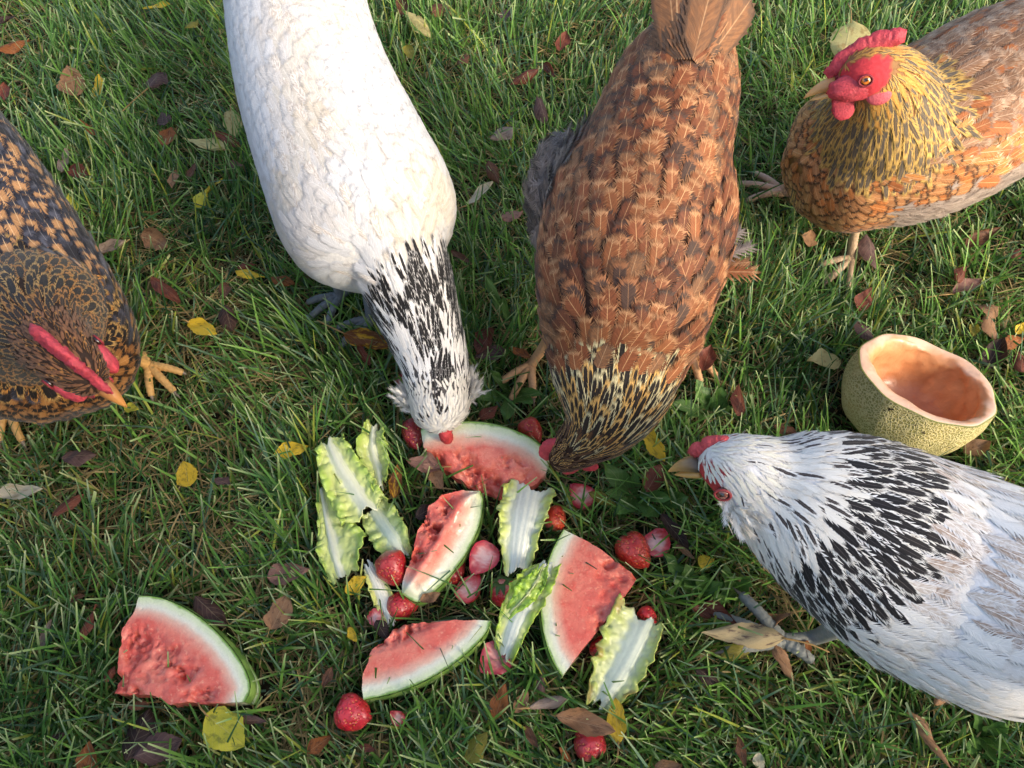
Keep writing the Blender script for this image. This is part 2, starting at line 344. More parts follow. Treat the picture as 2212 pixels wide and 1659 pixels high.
def hen(label, seed, torso, neck, style, palette, headp, blobs=(), wings=(), legs=(), leg_col=(196, 150, 96), tail=None, base_col=(200, 200, 200), n_rigid=260, extra=(), skin_col=(206, 62, 72)):
    rg = np.random.RandomState(seed)
    tr = catmull(ring_world(torso), 40); nr = catmull(ring_world(neck), 32)
    V1, F1 = tube(tr[:, :3], np.maximum(tr[:, 3:5], .003), 28)
    T1, U1, S1 = frames(tr[:, :3], (0, 0, 1))
    k = int(np.argmin(np.linalg.norm(tr[:, :3]-nr[0, :3], axis=1))); upn = U1[k]
    V2, F2 = tube(nr[:, :3], np.maximum(nr[:, 3:5], .003), 24, upn)
    T2, U2, S2 = frames(nr[:, :3], upn)
    parts = [(V1, F1), (V2, F2)]
    for (bx, by, bz, rx, ry, rz) in blobs: parts.append(ellipsoid(P(bx, by, bz), ((rx, 0, 0), (0, ry, 0), (0, 0, rz))))
    for (x0, y0, z0, x1, y1, z1, rs_, ru_) in wings:
        a_, b_ = np.array(P(x0, y0, z0)), np.array(P(x1, y1, z1)); tw = np.linspace(0, 1, 14); pr = np.sin(math.pi*np.clip(tw*.9+.06, 0, 1))**.6; parts.append(tube(a_+(b_-a_)*tw[:, None], np.stack([rs_*pr, ru_*pr], 1), 18))
    V, F = join(parts)
    tmp = mesh_np('tmp', V, F, None)
    md = tmp.modifiers.new('r', 'REMESH'); md.mode = 'VOXEL'; md.voxel_size = 0.0055
    sm = tmp.modifiers.new('s', 'SMOOTH'); sm.factor = .5; sm.iterations = 7
    dg = bpy.context.evaluated_depsgraph_get(); me = bpy.data.meshes.new_from_object(tmp.evaluated_get(dg)); bpy.data.objects.remove(tmp)
    nv = len(me.vertices); co = np.empty(nv*3, np.float32); me.vertices.foreach_get('co', co); co = co.reshape(-1, 3).astype(float)
    me.calc_loop_triangles(); tri = np.empty(len(me.loop_triangles)*3, np.int32); me.loop_triangles.foreach_get('vertices', tri); tri = tri.reshape(-1, 3)
    bvh = BVHTree.FromPolygons([tuple(c) for c in co], [tuple(t) for t in tri])
    root = empty('hen', P(torso[3][0], torso[3][1], torso[3][2])*1.0, label, 'hen', 'hens feeding on the lawn')
    root.location.z = 0.0
    # spine samples
    SP = np.vstack([tr[:, :3], nr[:, :3]]); ST_ = np.vstack([T1, T2]); SU = np.vstack([U1, U2]); SS = np.vstack([S1, S2])
    SR = np.concatenate([np.maximum(tr[:, 3:5].mean(1), .02), np.maximum(nr[:, 3:5].mean(1), .012)]); Ss = np.concatenate([np.linspace(0, 1, 40), np.linspace(1, 2, 32)])
    SR[40:46] *= .8
    def where(p):
        d = np.linalg.norm(p[:, None]-SP[None], axis=2)/SR[None]; i = d.argmin(1); o = p-SP[i]; o /= np.linalg.norm(o, axis=1)[:, None]+1e-9
        return i, Ss[i], (o*SU[i]).sum(1), (o*SS[i]).sum(1)
    i, s, up, sd = where(co)
    body_col = np.array([lin(*base_col(s_, u_, d_)) if callable(base_col) else lin(*base_col) for s_, u_, d_ in zip(s, up, sd)])
    at = me.attributes.new('col', 'FLOAT_COLOR', 'POINT'); at.data.foreach_set('color', np.hstack([body_col, np.ones((nv, 1))]).astype(np.float32).ravel())
    me.polygons.foreach_set('use_smooth', np.ones(len(me.polygons), bool)); me.materials.clear(); me.materials.append(MAT['under']); me.name = 'body'
    body = bpy.data.objects.new('body', me); COL.objects.link(body); under(body, root)
    # sample feather roots
    A, B, C = co[tri[:, 0]], co[tri[:, 1]], co[tri[:, 2]]; nrm = np.cross(B-A, C-A); ar = np.linalg.norm(nrm, axis=1); cum = np.cumsum(ar)/ar.sum()
    N = 45000; f = np.searchsorted(cum, rg.rand(N)); r1 = np.sqrt(rg.rand(N)); r2 = rg.rand(N)
    pts = A[f]*(1-r1)[:, None]+B[f]*(r1*(1-r2))[:, None]+C[f]*(r1*r2)[:, None]; nn = nrm[f]/ar[f][:, None]
    keep = nn[:, 2] > -.75; pts, nn = pts[keep], nn[keep]
    i, s, up, sd = where(pts)
    flow = -ST_[i]; fr = np.clip((nn*ST_[i]).sum(1), 0, 1); flow = flow+np.array([0, 0, -1.0])*(fr*1.3)[:, None]
    flow -= nn*(flow*nn).sum(1)[:, None]; flow /= np.linalg.norm(flow, axis=1)[:, None]+1e-9
    grids = {}; bag = FeatherBag(); bag_n = FeatherBag(); rigid = []
    campos = np.array([0, 0, CAM_H])
    hx = headp['skip'] if 'skip' in headp else (lambda q: False)
    for k in range(len(pts)):
        st = style(s[k], up[k], sd[k], pts[k], rg)
        if st is None: continue
        r = st['gap']; g = grids.setdefault(round(math.log(r)*4), {}); key = tuple(np.floor(pts[k]/r).astype(int)); bad = False
        for dx in (-1, 0, 1):
            for dy in (-1, 0, 1):
                for dz in (-1, 0, 1):
                    q = g.get((key[0]+dx, key[1]+dy, key[2]+dz))
                    if q is not None and np.dot(q-pts[k], q-pts[k]) < r*r: bad = True
        if bad: continue
        g[key] = pts[k]
        L = st['L']*rg.uniform(.85, 1.15); W = st['W']*rg.uniform(.85, 1.15); K = 5
        fl = flow[k]; n0 = nn[k]; sdv = np.cross(fl, n0); a = rg.normal(0, st.get('jit', .13)); fl = fl*math.cos(a)+sdv*math.sin(a)
        path = [pts[k]]; nors = [n0]; p = pts[k]; d = fl
        for q in range(K-1):
            loc, no, _, _ = bvh.find_nearest(Vector(p+d*(L/(K-1))))
            no = np.array(no)
            p = np.array(loc); d = d-no*np.dot(d, no); d /= np.linalg.norm(d)+1e-9; path.append(p); nors.append(no)
        path = np.array(path); nors = np.array(nors); tang = np.gradient(path, axis=0); tang /= np.linalg.norm(tang, axis=1)[:, None]+1e-9
        side = np.cross(tang, nors); side /= np.linalg.norm(side, axis=1)[:, None]+1e-9
        pi = st['pal']; br = rg.uniform(.82, 1.16) if 'bv' not in st else rg.uniform(1-st['bv'], 1+st['bv'])
        if st['shape'] == 'body' and s[k] < 1.0:
            view = campos-pts[k]; dist = np.linalg.norm(view); fac = np.dot(view/dist, n0)
            uvx = (pts[k][0])/(dist); inframe = True
            drop = -np.dot(path[-1]-path[0], n0)/L
            rigid.append((L*W*max(fac, 0)/dist**2, pts[k], fl/np.linalg.norm(fl), n0, L, W, pi, drop, path, side, nors, br, st))
        else:
            (bag_n if s[k] >= 1 else bag).add(TPL[st['shape']], path, side, nors, W, palette[pi], br, st['lift']*rg.uniform(.5, 1.4), .10, rg.rand())
    rigid.sort(key=lambda t: -t[0]); cache = {}
    for k, (_, p, fl, no, L, W, pi, drop, path, side, nors, br, st) in enumerate(rigid):
        if k < n_rigid:
            ci = int(np.clip(round((drop+.02)/.09), 0, 4)); bi = int(np.clip((br-.82)/.34*3, 0, 2)); key = (pi, ci, bi)
            if key not in cache: cache[key] = rigid_mesh('body', palette[pi], ci*.09, (.88, 1.0, 1.12)[bi] if 'bv' not in st else 1.0, rg.rand(), lift=st['lift']/.04*1.1)
            o = bpy.data.objects.new('feather', cache[key]); COL.objects.link(o)
            X = np.cross(fl, no); R = Matrix(((X[0]*W, fl[0]*L, no[0]*L, p[0]), (X[1]*W, fl[1]*L, no[1]*L, p[1]), (X[2]*W, fl[2]*L, no[2]*L, p[2]), (0, 0, 0, 1)))
            o.parent = root; o.matrix_parent_inverse = Matrix.Translation(-Vector(root.location)); o.matrix_basis = R
        else: bag.add(TPL['body'], path, side, nors, W, palette[pi], br, st['lift']*rg.uniform(.5, 1.4), .12, rg.rand())
    if bag.n: bag.build('body_plumage', root)
    if bag_n.n: bag_n.build('neck_hackle', root)
    # tail quills, each a part
    if tail:
        p0 = np.array(P(*tail['base'])); p1 = np.array(P(*tail['tip'])); d = p1-p0; L = np.linalg.norm(d); d /= L
        upv = np.array(tail.get('up', (0, -.5, .85)), float); upv -= d*np.dot(upv, d); upv /= np.linalg.norm(upv); sdv = np.cross(d, upv)
        for q in range(tail['n']):
            f_ = (q/(tail['n']-1)-.5)*2; a = f_*tail['fan']; layer = (1-abs(f_))
            dd = d*math.cos(a)+sdv*math.sin(a); nn_ = upv*math.cos(f_*.5)+sdv*math.sin(f_*.5); nn_ -= dd*np.dot(nn_, dd); nn_ /= np.linalg.norm(nn_); X = np.cross(dd, nn_)
            me_ = rigid_mesh('tail', palette[tail['pal'][q % len(tail['pal'])]], .05, rg.uniform(.85, 1.1), rg.rand(), lift=.02)
            o = bpy.data.objects.new('tail_feather', me_); COL.objects.link(o); pp = p0+upv*(layer*.012)+sdv*f_*.015; LL = L*rg.uniform(.9, 1.05)*(1-.15*abs(f_)); W = tail['w']
            o.parent = root; o.matrix_parent_inverse = Matrix.Translation(-Vector(root.location))
            o.matrix_basis = Matrix(((X[0]*W, dd[0]*LL, nn_[0]*LL, pp[0]), (X[1]*W, dd[1]*LL, nn_[1]*LL, pp[1]), (X[2]*W, dd[2]*LL, nn_[2]*LL, pp[2]), (0, 0, 0, 1)))
    # single stray feathers
    for (px, py, z, ang, L, W, pi, shp) in extra:
        p = np.array(P(px, py, z)); d = np.array(P(px+40*math.cos(ang), py-40*math.sin(ang), z+.004))-p; d /= np.linalg.norm(d)
        no = np.array([0, -.3, 1.0]); no -= d*np.dot(no, d); no /= np.linalg.norm(no); X = np.cross(d, no)
        o = bpy.data.objects.new('stray_feather', rigid_mesh(shp, palette[pi], .12, 1.0, rg.rand())); COL.objects.link(o)
        o.parent = root; o.matrix_parent_inverse = Matrix.Translation(-Vector(root.location))
        o.matrix_basis = Matrix(((X[0]*W, d[0]*L, no[0]*L, p[0]), (X[1]*W, d[1]*L, no[1]*L, p[1]), (X[2]*W, d[2]*L, no[2]*L, p[2]), (0, 0, 0, 1)))
    hen_head(root, headp, rg, palette, skin_col)
    for lg in legs: hen_leg(root, lg, leg_col, rg)
    return root

def put(name, V, F, mat, root, colr):
    c = np.asarray(colr, float); V = np.asarray(V)
    if c.ndim == 1: c = np.tile(c, (len(V), 1))
    return under(mesh_np(name, V, F, mat, None, dict(col=('FLOAT_COLOR', np.hstack([c[:, :3], np.ones((len(V), 1))])))), root)

def hen_head(root, h, rg, palette, skin):
    H = np.array(P(*h['at'])); Fw = np.array(P(*h['tip']))-H; Fw /= np.linalg.norm(Fw); Up = np.array(h['up'], float); Up -= Fw*np.dot(Up, Fw); Up /= np.linalg.norm(Up); Sd = np.cross(Fw, Up)
    sk = np.array(lin(*skin)); G = lambda f, u, s: H+Fw*f+Up*u+Sd*s
    sz = h.get('size', 1.0)
    # beak
    b0, bl = h['beak0'], h['beaklen']; bw = .0085*sz
    t = np.linspace(0, 1, 9); path = np.array([G(b0+bl*x, h.get('beaku', -.003)-.010*sz*x**2.2+.002, 0) for x in t]); rad = np.stack([bw*(1-t**1.6)+.0008, bw*.85*(1-t**1.8)+.0007], 1)
    V, F = tube(path, rad, 12, Up); dk = np.array(lin(*h['beakcol'][0])); lt = np.array(lin(*h['beakcol'][1])); tt = np.concatenate([np.repeat(t, 12), [0, 1]])
    put('upper_beak', V, F, MAT['horn'], root, mixc(dk, lt, tt))
    path = np.array([G(b0+bl*.82*x, h.get('beaku', -.003)-.0075*sz-.004*sz*x, 0) for x in t]); rad = np.stack([bw*.8*(1-t**1.8)+.0006, bw*.45*(1-t**1.8)+.0005], 1)
    V, F = tube(path, rad, 12, Up); put('lower_beak', V, F, MAT['horn'], root, lt)
    # comb: blade lofted along the crown
    if 'comb' in h:
        f0, f1, top, base, th = h['comb']; n = 60; x = np.linspace(0, 1, n)
        prof = np.interp(x, *h['combprof'])+.05*np.sin(x*h.get('combn', 30))*np.interp(x, [0, .1, .9, 1], [0, 1, 1, 0])
        bot = np.interp(x, *h['combbase']) if 'combbase' in h else base+h.get('combdrop', -.006)*np.abs(x-.5)*2; hh = np.maximum(prof*top, .0012); lean = h.get('comblean', 0)
        path = np.array([G(f0+(f1-f0)*a, b+c/2, lean*c) for a, b, c in zip(x, bot, hh)])
        V, F = tube(path, np.stack([th*np.interp(x, [0, .08, .9, 1], [.35, 1, .8, .2]), hh/2+.003], 1), 22, Up)
        nzv = nz(V, 260, 3)[:, None]; c_ = V.mean(0); V = V+(Sd*nzv*h.get('combrough', .0012))+Up*nz(V, 200, 8)[:, None]*h.get('combrough', .0012)
        put('comb', V, F, MAT['skin'], root, sk*np.clip(1+.25*nz(V, 120, 5), .7, 1.3)[:, None])
    for s in (-1, 1):
        if 'face' in h:
            f, u, w, rf, ru, rs = h['face']; V, F = ellipsoid(G(f, u, s*w), (Fw*rf, Up*ru, Sd*rs), 16); V = V+(V-G(f, u, s*w))*nz(V, 180, 2)[:, None]*.10
            put('face_skin', V, F, MAT['skin'], root, np.clip(sk*np.clip(1.0+.55*nz(V, 260, 1), .5, 1.5)[:, None]+np.array([.02, .03, .025])*np.clip(nz(V, 90, 6), 0, 1)[:, None], 0, 1))
        if 'eye' in h:
            f, u, w, r = h['eye']; c = G(f, u, s*w); V, F = ellipsoid(c, (Fw*r, Up*r, Sd*r*.75), 14); out = Sd*s*.95+Up*.25; out /= np.linalg.norm(out)
            d = ((V-c)/np.linalg.norm(V-c, axis=1)[:, None])@out; colr = np.where((d > .90)[:, None], (.004, .004, .004), np.where((d > .55)[:, None], lin(*h['iris']), (.03, .012, .01)))
            eye = put('eye', V, F, MAT['eye'], root, colr)
            a = np.linspace(0, 2*math.pi, 25); ring = np.array([c+Fw*(r*1.12*math.cos(x))+Up*(r*.95*math.sin(x))+Sd*s*r*.38 for x in a]); V, F = tube(ring, np.full(25, r*.2), 6, Sd*s, caps=False); lid = put('eyelid', V, F, MAT['skin'], root, sk*.55); lid.parent = eye; lid.matrix_parent_inverse = Matrix()
        if 'wattle' in h:
            f, u, w, ln, wd, thk = h['wattle']; t = np.linspace(0, 1, 12); path = np.array([G(f-.004*x, u-ln*x, s*(w+.002*x)) for x in t]); rr = wd*np.sin(np.clip(.25+t*.75, 0, 1)*math.pi*.98)**.6*(.5+.6*t)+.0012
            V, F = tube(path, np.stack([np.full(12, thk)*np.sin(math.pi*(t*.9+.05))**.5, rr], 1), 18, Fw); V = V+Sd*(nz(V, 190, 4)*.0015)[:, None]+Fw*(nz(V, 150, 6)*.0015)[:, None]
            put('wattle', V, F, MAT['skin'], root, sk*np.clip(1+.3*nz(V, 200, 7), .6, 1.3)[:, None])
        if 'lobe' in h:
            f, u, w, rf, ru, rs = h['lobe']; V, F = ellipsoid(G(f, u, s*w), (Fw*rf, Up*ru, Sd*rs), 12); put('ear_lobe', V, F, MAT['skin'], root, np.array(lin(*h.get('lobecol', skin))))
        if 'muff' in h:
            f, u, w, R, pi = h['muff']; bag = FeatherBag(); c = G(f, u, s*w)
            for k in range(240):
                d = rg.normal(0, .5, 3)+Sd*s*.8-Fw*1.0-Up*.25; d /= np.linalg.norm(d); st = c+rg.normal(0, R*.22, 3); no = np.cross(d, rg.normal(0, 1, 3)); no /= np.linalg.norm(no); X = np.cross(d, no); L = R*rg.uniform(.8, 1.25)
                path = np.array([st+d*L*x-Fw*L*.15*x*x for x in np.linspace(0, 1, 4)]); bag.add(TPL['down'], path, np.tile(X, (4, 1)), np.tile(no, (4, 1)), R*.16, palette[pi], rg.uniform(.92, 1.08), 0, 0, rg.rand())
            bag.build('cheek_muff', root)

LEGFEET = []
def hen_leg(root, lg, colr, rg):
    """lg: hip (px,py,z), ankle (px,py,z), heading angle on the ground, colour override"""
    hip = np.array(P(*lg['hip'])); an = np.array(P(lg['foot'][0], lg['foot'][1], lg.get('fz', .036))); LEGFEET.append((an, lg['head'], lg.get('toe', .062))); c = np.array(lin(*lg.get('col', colr))); parts = []; cols = []; claws = []
    mid = hip*.45+an*.55+np.array(lg.get('bend', (0, .012, 0)))
    pts = catmull([hip, mid, an], 46); t = np.linspace(0, 1, 46); r = np.interp(t, [0, .35, .5, .9, 1], [.013, .0085, .0072, .0070, .0085])*(1+.06*np.sin(t*150)); parts.append(tube(pts, r*lg.get('thick', 1), 12, (1, 0, 0))); cols.append(c*np.ones((len(parts[-1][0]), 1)))
    hd = lg['head']; L0 = lg.get('toe', .062)*1.2
    for da, LL in ((-.55, .82), (0, 1.0), (.55, .85), (math.pi-.2, .45)):
        a = hd+da; d = np.array([math.cos(a), math.sin(a), 0]); L = L0*LL; x = np.linspace(0, .84, 30)
        pts = np.array([an+d*L*q+np.array([0, 0, .008*math.sin(q*math.pi)-.008*q]) for q in x]); r = np.interp(x, [0, .3, .8, .86, 1], [.0078, .0062, .0052, .0038, .0006])*(1+.07*np.sin(x*L*900))
        V, F = tube(pts, r*lg.get('thick', 1), 10); parts.append((V, F)); cols.append(np.tile(c, (len(V), 1)))
        x = np.linspace(.82, 1, 8); pts = np.array([an+d*L*q+np.array([0, 0, .008*math.sin(q*math.pi)-.008*q-.05*(q-.82)**2]) for q in x]); claws.append(tube(pts, np.linspace(.0034, .0005, 8), 8))
    V, F = join(parts); cc = np.vstack([np.broadcast_to(q, (len(p[0]), 3)) for q, p in zip(cols, parts)])
    leg = put('leg', V, F, MAT['leg'], root, cc)
    for V, F in claws:
        o = put('claw', V, F, MAT['horn'], root, np.array(lin(128, 112, 96))); o.parent = leg; o.matrix_parent_inverse = Matrix()

# ------------------------------------------------------------------ the five hens
def nval(p, sc, sd): return mnoise.noise((p[0]*sc+sd, p[1]*sc-sd, p[2]*sc+2*sd))
def S_(shape, L, W, gap, pal_, lift=.005, **k): return dict(shape=shape, L=L, W=W, gap=gap, pal=pal_, lift=lift, **k)

# white hen with black-streaked neck, pecking at the melon
PA = [pal((214, 212, 209), (220, 219, 218), (230, 229, 226)), pal((216, 207, 192), (226, 219, 208), (232, 226, 216)), pal((212, 194, 166), (232, 222, 204), (238, 228, 210)),
      pal((230, 222, 210), (168, 144, 120), (240, 234, 224), pep=.45), pal((26, 23, 24), (232, 228, 222), (70, 64, 62), .42, .86), pal((22, 20, 21), (226, 222, 216), (60, 56, 54), .74, .97),
      pal((236, 232, 226), (240, 238, 234), (150, 146, 142)), pal((232, 226, 214), (238, 234, 226), (240, 236, 230)), pal((34, 30, 30), (220, 214, 206), (50, 46, 46), .9, .8), pal((214, 196, 150), (226, 212, 176), (226, 212, 176))]
PA += [pal((212, 206, 198), (220, 216, 210), (230, 226, 220)), pal((209, 197, 178), (222, 214, 200), (230, 222, 210))]
def style_a(s, up, sd, p, rg):
    if s < 1.0:
        c = nval(p, 8, 1.3)+.5*nval(p, 20, 4.1)-1.1*max(0, abs(sd)-.62)+rg.normal(0, .05); pi = 0 if c < .0 else 10 if c < .3 else 1 if c < .55 else 11
        if c > -.1 and s > .25 and up > .5 and rg.rand() < .04+.30*(nval(p, 14, 7) > .18): pi = 3
        if s > .80 and up > .35:
            k = nval(p, 34, 2.2)+(s-.92)*5-abs(sd)*.9
            if k > .22: return S_('hackle', .040, .0060, .0060, 5 if k > .35 else 4 if rg.rand() < .6 else 7, .003, bv=.1, jit=.2)
        return S_('body', .042, .0125, .0082, pi, .0011, bv=.02, jit=.3)
    q = s-1; k = nval(p, 42, 5.5)+.6*nval(p, 95, 1.5); c = abs(sd)
    if q < .30: pi = 5 if k > -.18 else (4 if k > -.45 else 6)
    elif q < .42: pi = 5 if k > .12 else (4 if k > -.15 else 6)
    elif q < .56: pi = (5 if k > .22 and c < .75 else 4 if k > .10 else 6)
    else: pi = 8 if (k > .26 and q < .86) else (9 if q > .86 and rg.rand() < .6 else 7)
    if up < -.45: pi = 6
    if q < .40: return S_('hackle', .044, .0066, .0060, pi, .0026, bv=.1, jit=.12)
    if q < .54: return S_('hackle', .028, .0046, .0046, pi, .002, bv=.1, jit=.15)
    if q < .97: return S_('hackle', .013, .0030, .0030, pi, .0018, bv=.08, jit=.3)
    return None
hen('white hen with black streaked neck pecking the melon between the two brown hens', 11,
    [(606, -300, .385, .02, .02), (614, -210, .37, .07, .07), (628, -90, .345, .094, .09), (648, 50, .315, .099, .098), (684, 190, .29, .106, .102), (740, 330, .265, .114, .104), (792, 450, .242, .119, .102), (822, 530, .22, .106, .09), (842, 585, .205, .072, .065), (852, 622, .197, .03, .03)],
    [(832, 490, .265, .064, .05), (872, 585, .222, .060, .052), (905, 680, .182, .053, .048), (934, 768, .150, .046, .044), (946, 826, .133, .043, .041), (951, 872, .116, .041, .040), (956, 904, .102, .034, .034), (961, 924, .092, .017, .018)],
    style_a, PA, dict(at=(950, 868, .118), tip=(968, 946, .07), up=(0, -.4, .9), beak0=.034, beaklen=.024, beaku=-.002, beakcol=((120, 110, 80), (190, 176, 130)),
    comb=(.026, .058, .016, .012, .0095), combbase=([0, .5, 1], [.018, .012, -.004]), combprof=([0, .3, .7, 1], [.3, 1, .9, .3]), combn=9, combrough=.0014, eye=(.012, .004, .036, .0042), iris=(190, 110, 50), muff=(.004, -.012, .032, .026, 7)),
    legs=[dict(hip=(770, 600, .13), foot=(800, 690, .022), head=-2.3, bend=(0, .02, 0)), dict(hip=(690, 560, .13), foot=(735, 640, .022), head=-2.4)], leg_col=(112, 118, 122),
    base_col=lambda s, u, d: (226, 222, 214) if s < 1 or s > 1.62 or u < -.3 else (90, 86, 84), tail=dict(base=(610, -260, .38), tip=(590, -520, .48), n=9, fan=.5, w=.022, pal=[0]), skin_col=(190, 62, 64))

# rust-brown hen with a straw-striped cape
PB = [pal((122, 70, 42), (150, 104, 70), (186, 142, 98), .70, .84), pal((138, 84, 50), (168, 122, 84), (196, 154, 110), .66, .82), pal((132, 92, 62), (92, 72, 58), (176, 140, 102), .70, .80, .25), pal((104, 60, 38), (72, 52, 42), (168, 124, 86), .70, .82),  # first two: lighter edge colour paints in the light caught by fringed tips
      pal((74, 54, 44), (140, 92, 60), (130, 94, 66), .6, .8), pal((32, 26, 23), (214, 198, 150), (60, 48, 38), .5, .86), pal((36, 28, 24), (214, 168, 96), (70, 54, 40), .48, .85), pal((90, 58, 34), (44, 32, 26), (150, 104, 60), .6, .8),
      pal((112, 102, 96), (138, 128, 122), (128, 118, 112)), pal((136, 94, 62), (98, 74, 56), (170, 132, 96), .7, .88, .45), pal((30, 24, 22), (206, 192, 146), (60, 48, 38), .55, .86)]
def style_b(s, up, sd, p, rg):
    if s < 1.0:
        if np.linalg.norm(p-FLUFF) < .085 and (sd*FSIDE > .55 or up < .3): return S_('down', .036, .020, .0075, 8, .016, bv=.5, jit=.7)
        if .3 < s < .8 and abs(sd) > .66 and up < .55: return S_('body', .052, .0135, .0125, int(rg.choice([0, 3, 3, 1])), .004, jit=.10)
        if s < .16: return S_('body', .050, .020, .013, 9 if rg.rand() < .6 else 2, .004, jit=.2)
        if s < .38: return S_('body', .044, .0205, .0130, int(rg.choice([2, 1, 0, 9, 9])), .005, jit=.16)
        if s < .52: return S_('body', .040, .0185, .0118, int(rg.choice([0, 1, 2, 3, 3, 2])), .005, jit=.18)
        if up < -.1: return S_('body', .032, .010, .009, int(rg.choice([3, 4, 7])), .004)
        return S_('body', .040, .0172, .0128, int(rg.choice([0, 1, 1, 9, 3, 0, 3, 4])), .0072, jit=.26)
    q = s-1
    if q < .40: return S_('hackle', .050, .0088, .0074, int(rg.choice([5, 10, 6, 5])) if q < .28 else int(rg.choice([5, 6, 6])), .0028, bv=.15, jit=.10)
    if q < .55: return S_('hackle', .032, .0050, .0048, int(rg.choice([6, 6, 5, 7])), .002, bv=.15, jit=.12)
    if q < .97: return S_('hackle', .013, .0028, .0030, int(rg.choice([7, 7, 6])), .0012, bv=.2, jit=.2)
    return None
FLUFF = np.array(P(1205, 420, .235)); FSIDE = 1
hen('rust brown hen with straw striped cape bending down to the melon slice', 23,
    [(1522, 10, .372, .015, .02), (1508, 70, .358, .040, .045), (1470, 165, .335, .076, .08), (1432, 280, .31, .088, .095), (1385, 420, .285, .100, .10), (1358, 560, .262, .110, .10), (1345, 670, .24, .104, .092), (1328, 760, .218, .085, .078), (1312, 830, .20, .04, .045)],
    [(1340, 700, .235, .085, .07), (1330, 790, .215, .080, .062), (1318, 860, .19, .068, .055), (1296, 915, .162, .048, .046), (1262, 950, .138, .034, .036), (1235, 970, .12, .028, .030), (1212, 990, .104, .021, .024), (1200, 1002, .094, .011, .013)],
    style_b, PB, dict(at=(1234, 968, .122), tip=(1182, 1026, .066), up=(-.35, .25, .9), beak0=.030, beaklen=.022, beakcol=((150, 96, 60), (196, 140, 96)),
    comb=(-.004, .034, .018, .019, .0068), combprof=([0, .3, .7, 1], [.5, 1, .8, .2]), combn=10, face=(.012, -.006, .017, .019, .013, .006), eye=(.006, .004, .0235, .0042), iris=(196, 110, 40), wattle=(.010, -.018, .012, .024, .011, .003), size=.95),
    blobs=[(1212, 430, .222, .035, .085, .06)], wings=[(1185, 640, .25, 1285, 290, .30, .034, .058), (1530, 640, .25, 1556, 340, .295, .024, .05)],
    legs=[dict(hip=(1190, 700, .14), foot=(1146, 790, .02), head=-2.05, bend=(.01, .01, 0)), dict(hip=(1480, 640, .14), foot=(1490, 760, .02), head=-1.4)], leg_col=(206, 158, 112),
    base_col=lambda s, u, d: (58, 42, 34) if s > .9 else (66, 46, 36), tail=dict(base=(1486, 140, .405), tip=(1548, -90, .455), n=13, fan=.36, w=.030, pal=[9, 2, 9, 0], up=(.1, -.6, .8)),
    extra=[(1545, 560, .27, .35, .055, .014, 8, 'down'), (1552, 588, .262, .0, .050, .017, 1, 'down'), (1550, 535, .28, .6, .046, .015, 8, 'down'), (1545, 550, .265, .25, .050, .014, 8, 'down'), (1548, 575, .26, .12, .046, .016, 9, 'down')], skin_col=(192, 68, 76))

# golden-brown hen watching from the right
PC = [pal((190, 132, 84), (84, 62, 46), (222, 180, 132), .92, .83), pal((200, 146, 92), (104, 78, 56), (226, 190, 142), .95, .87), pal((176, 106, 60), (150, 120, 100), (214, 168, 122), .8, .88), pal((158, 116, 84), (186, 154, 126), (206, 176, 146), .66, .8, .3),
      pal((98, 88, 76), (196, 160, 92), (140, 120, 84), .52, .88), pal((96, 82, 66), (208, 168, 92), (150, 124, 84), .36, .8), pal((204, 148, 72), (190, 140, 76), (214, 170, 100)), pal((172, 154, 140), (188, 172, 158), (196, 182, 168)),
      pal((134, 98, 72), (172, 142, 116), (192, 160, 130), .7, .85, .25), pal((196, 122, 66), (96, 66, 46), (228, 184, 130), .85, .82), pal((206, 138, 78), (222, 190, 150), (236, 210, 172), .75, .9)]
def style_c(s, up, sd, p, rg):
    if s < 1.0:
        if s < .72 and up < -.02: return S_('down', .034, .012, .0075, 7, .004, bv=.1, jit=.3)
        if s < .58:
            if up > .55: return S_('body', .044, .0155, .0115, int(rg.choice([3, 8, 8, 2, 3])), .005, jit=.2)
            return S_('body', .042, .0155, .012, int(rg.choice([2, 2, 9, 10, 10])), .005, jit=.16)
        if s < .72 and up > .4: return S_('body', .036, .0125, .0105, int(rg.choice([2, 3, 10])), .004)
        return S_('body', .027, .0112, .0092, int(rg.choice([0, 0, 1, 9])), .003, bv=.12, jit=.12)
    q = s-1
    if q < .40: return S_('hackle', .048, .0090, .0078, int(rg.choice([4, 4, 5])), .0028, bv=.14, jit=.10)
    if q < .52: return S_('hackle', .032, .0052, .0050, int(rg.choice([5, 4, 5, 6])), .002, bv=.14, jit=.12)
    if q > .56 and abs(sd) > .38 and up < .72: return None
    if q < .62: return S_('hackle', .018, .0034, .0036, int(rg.choice([5, 6, 6])), .0014, bv=.12, jit=.15)
    if q < .93 and up > .1: return S_('hackle', .010, .0024, .0028, 6, .001, bv=.12, jit=.2)
    return None
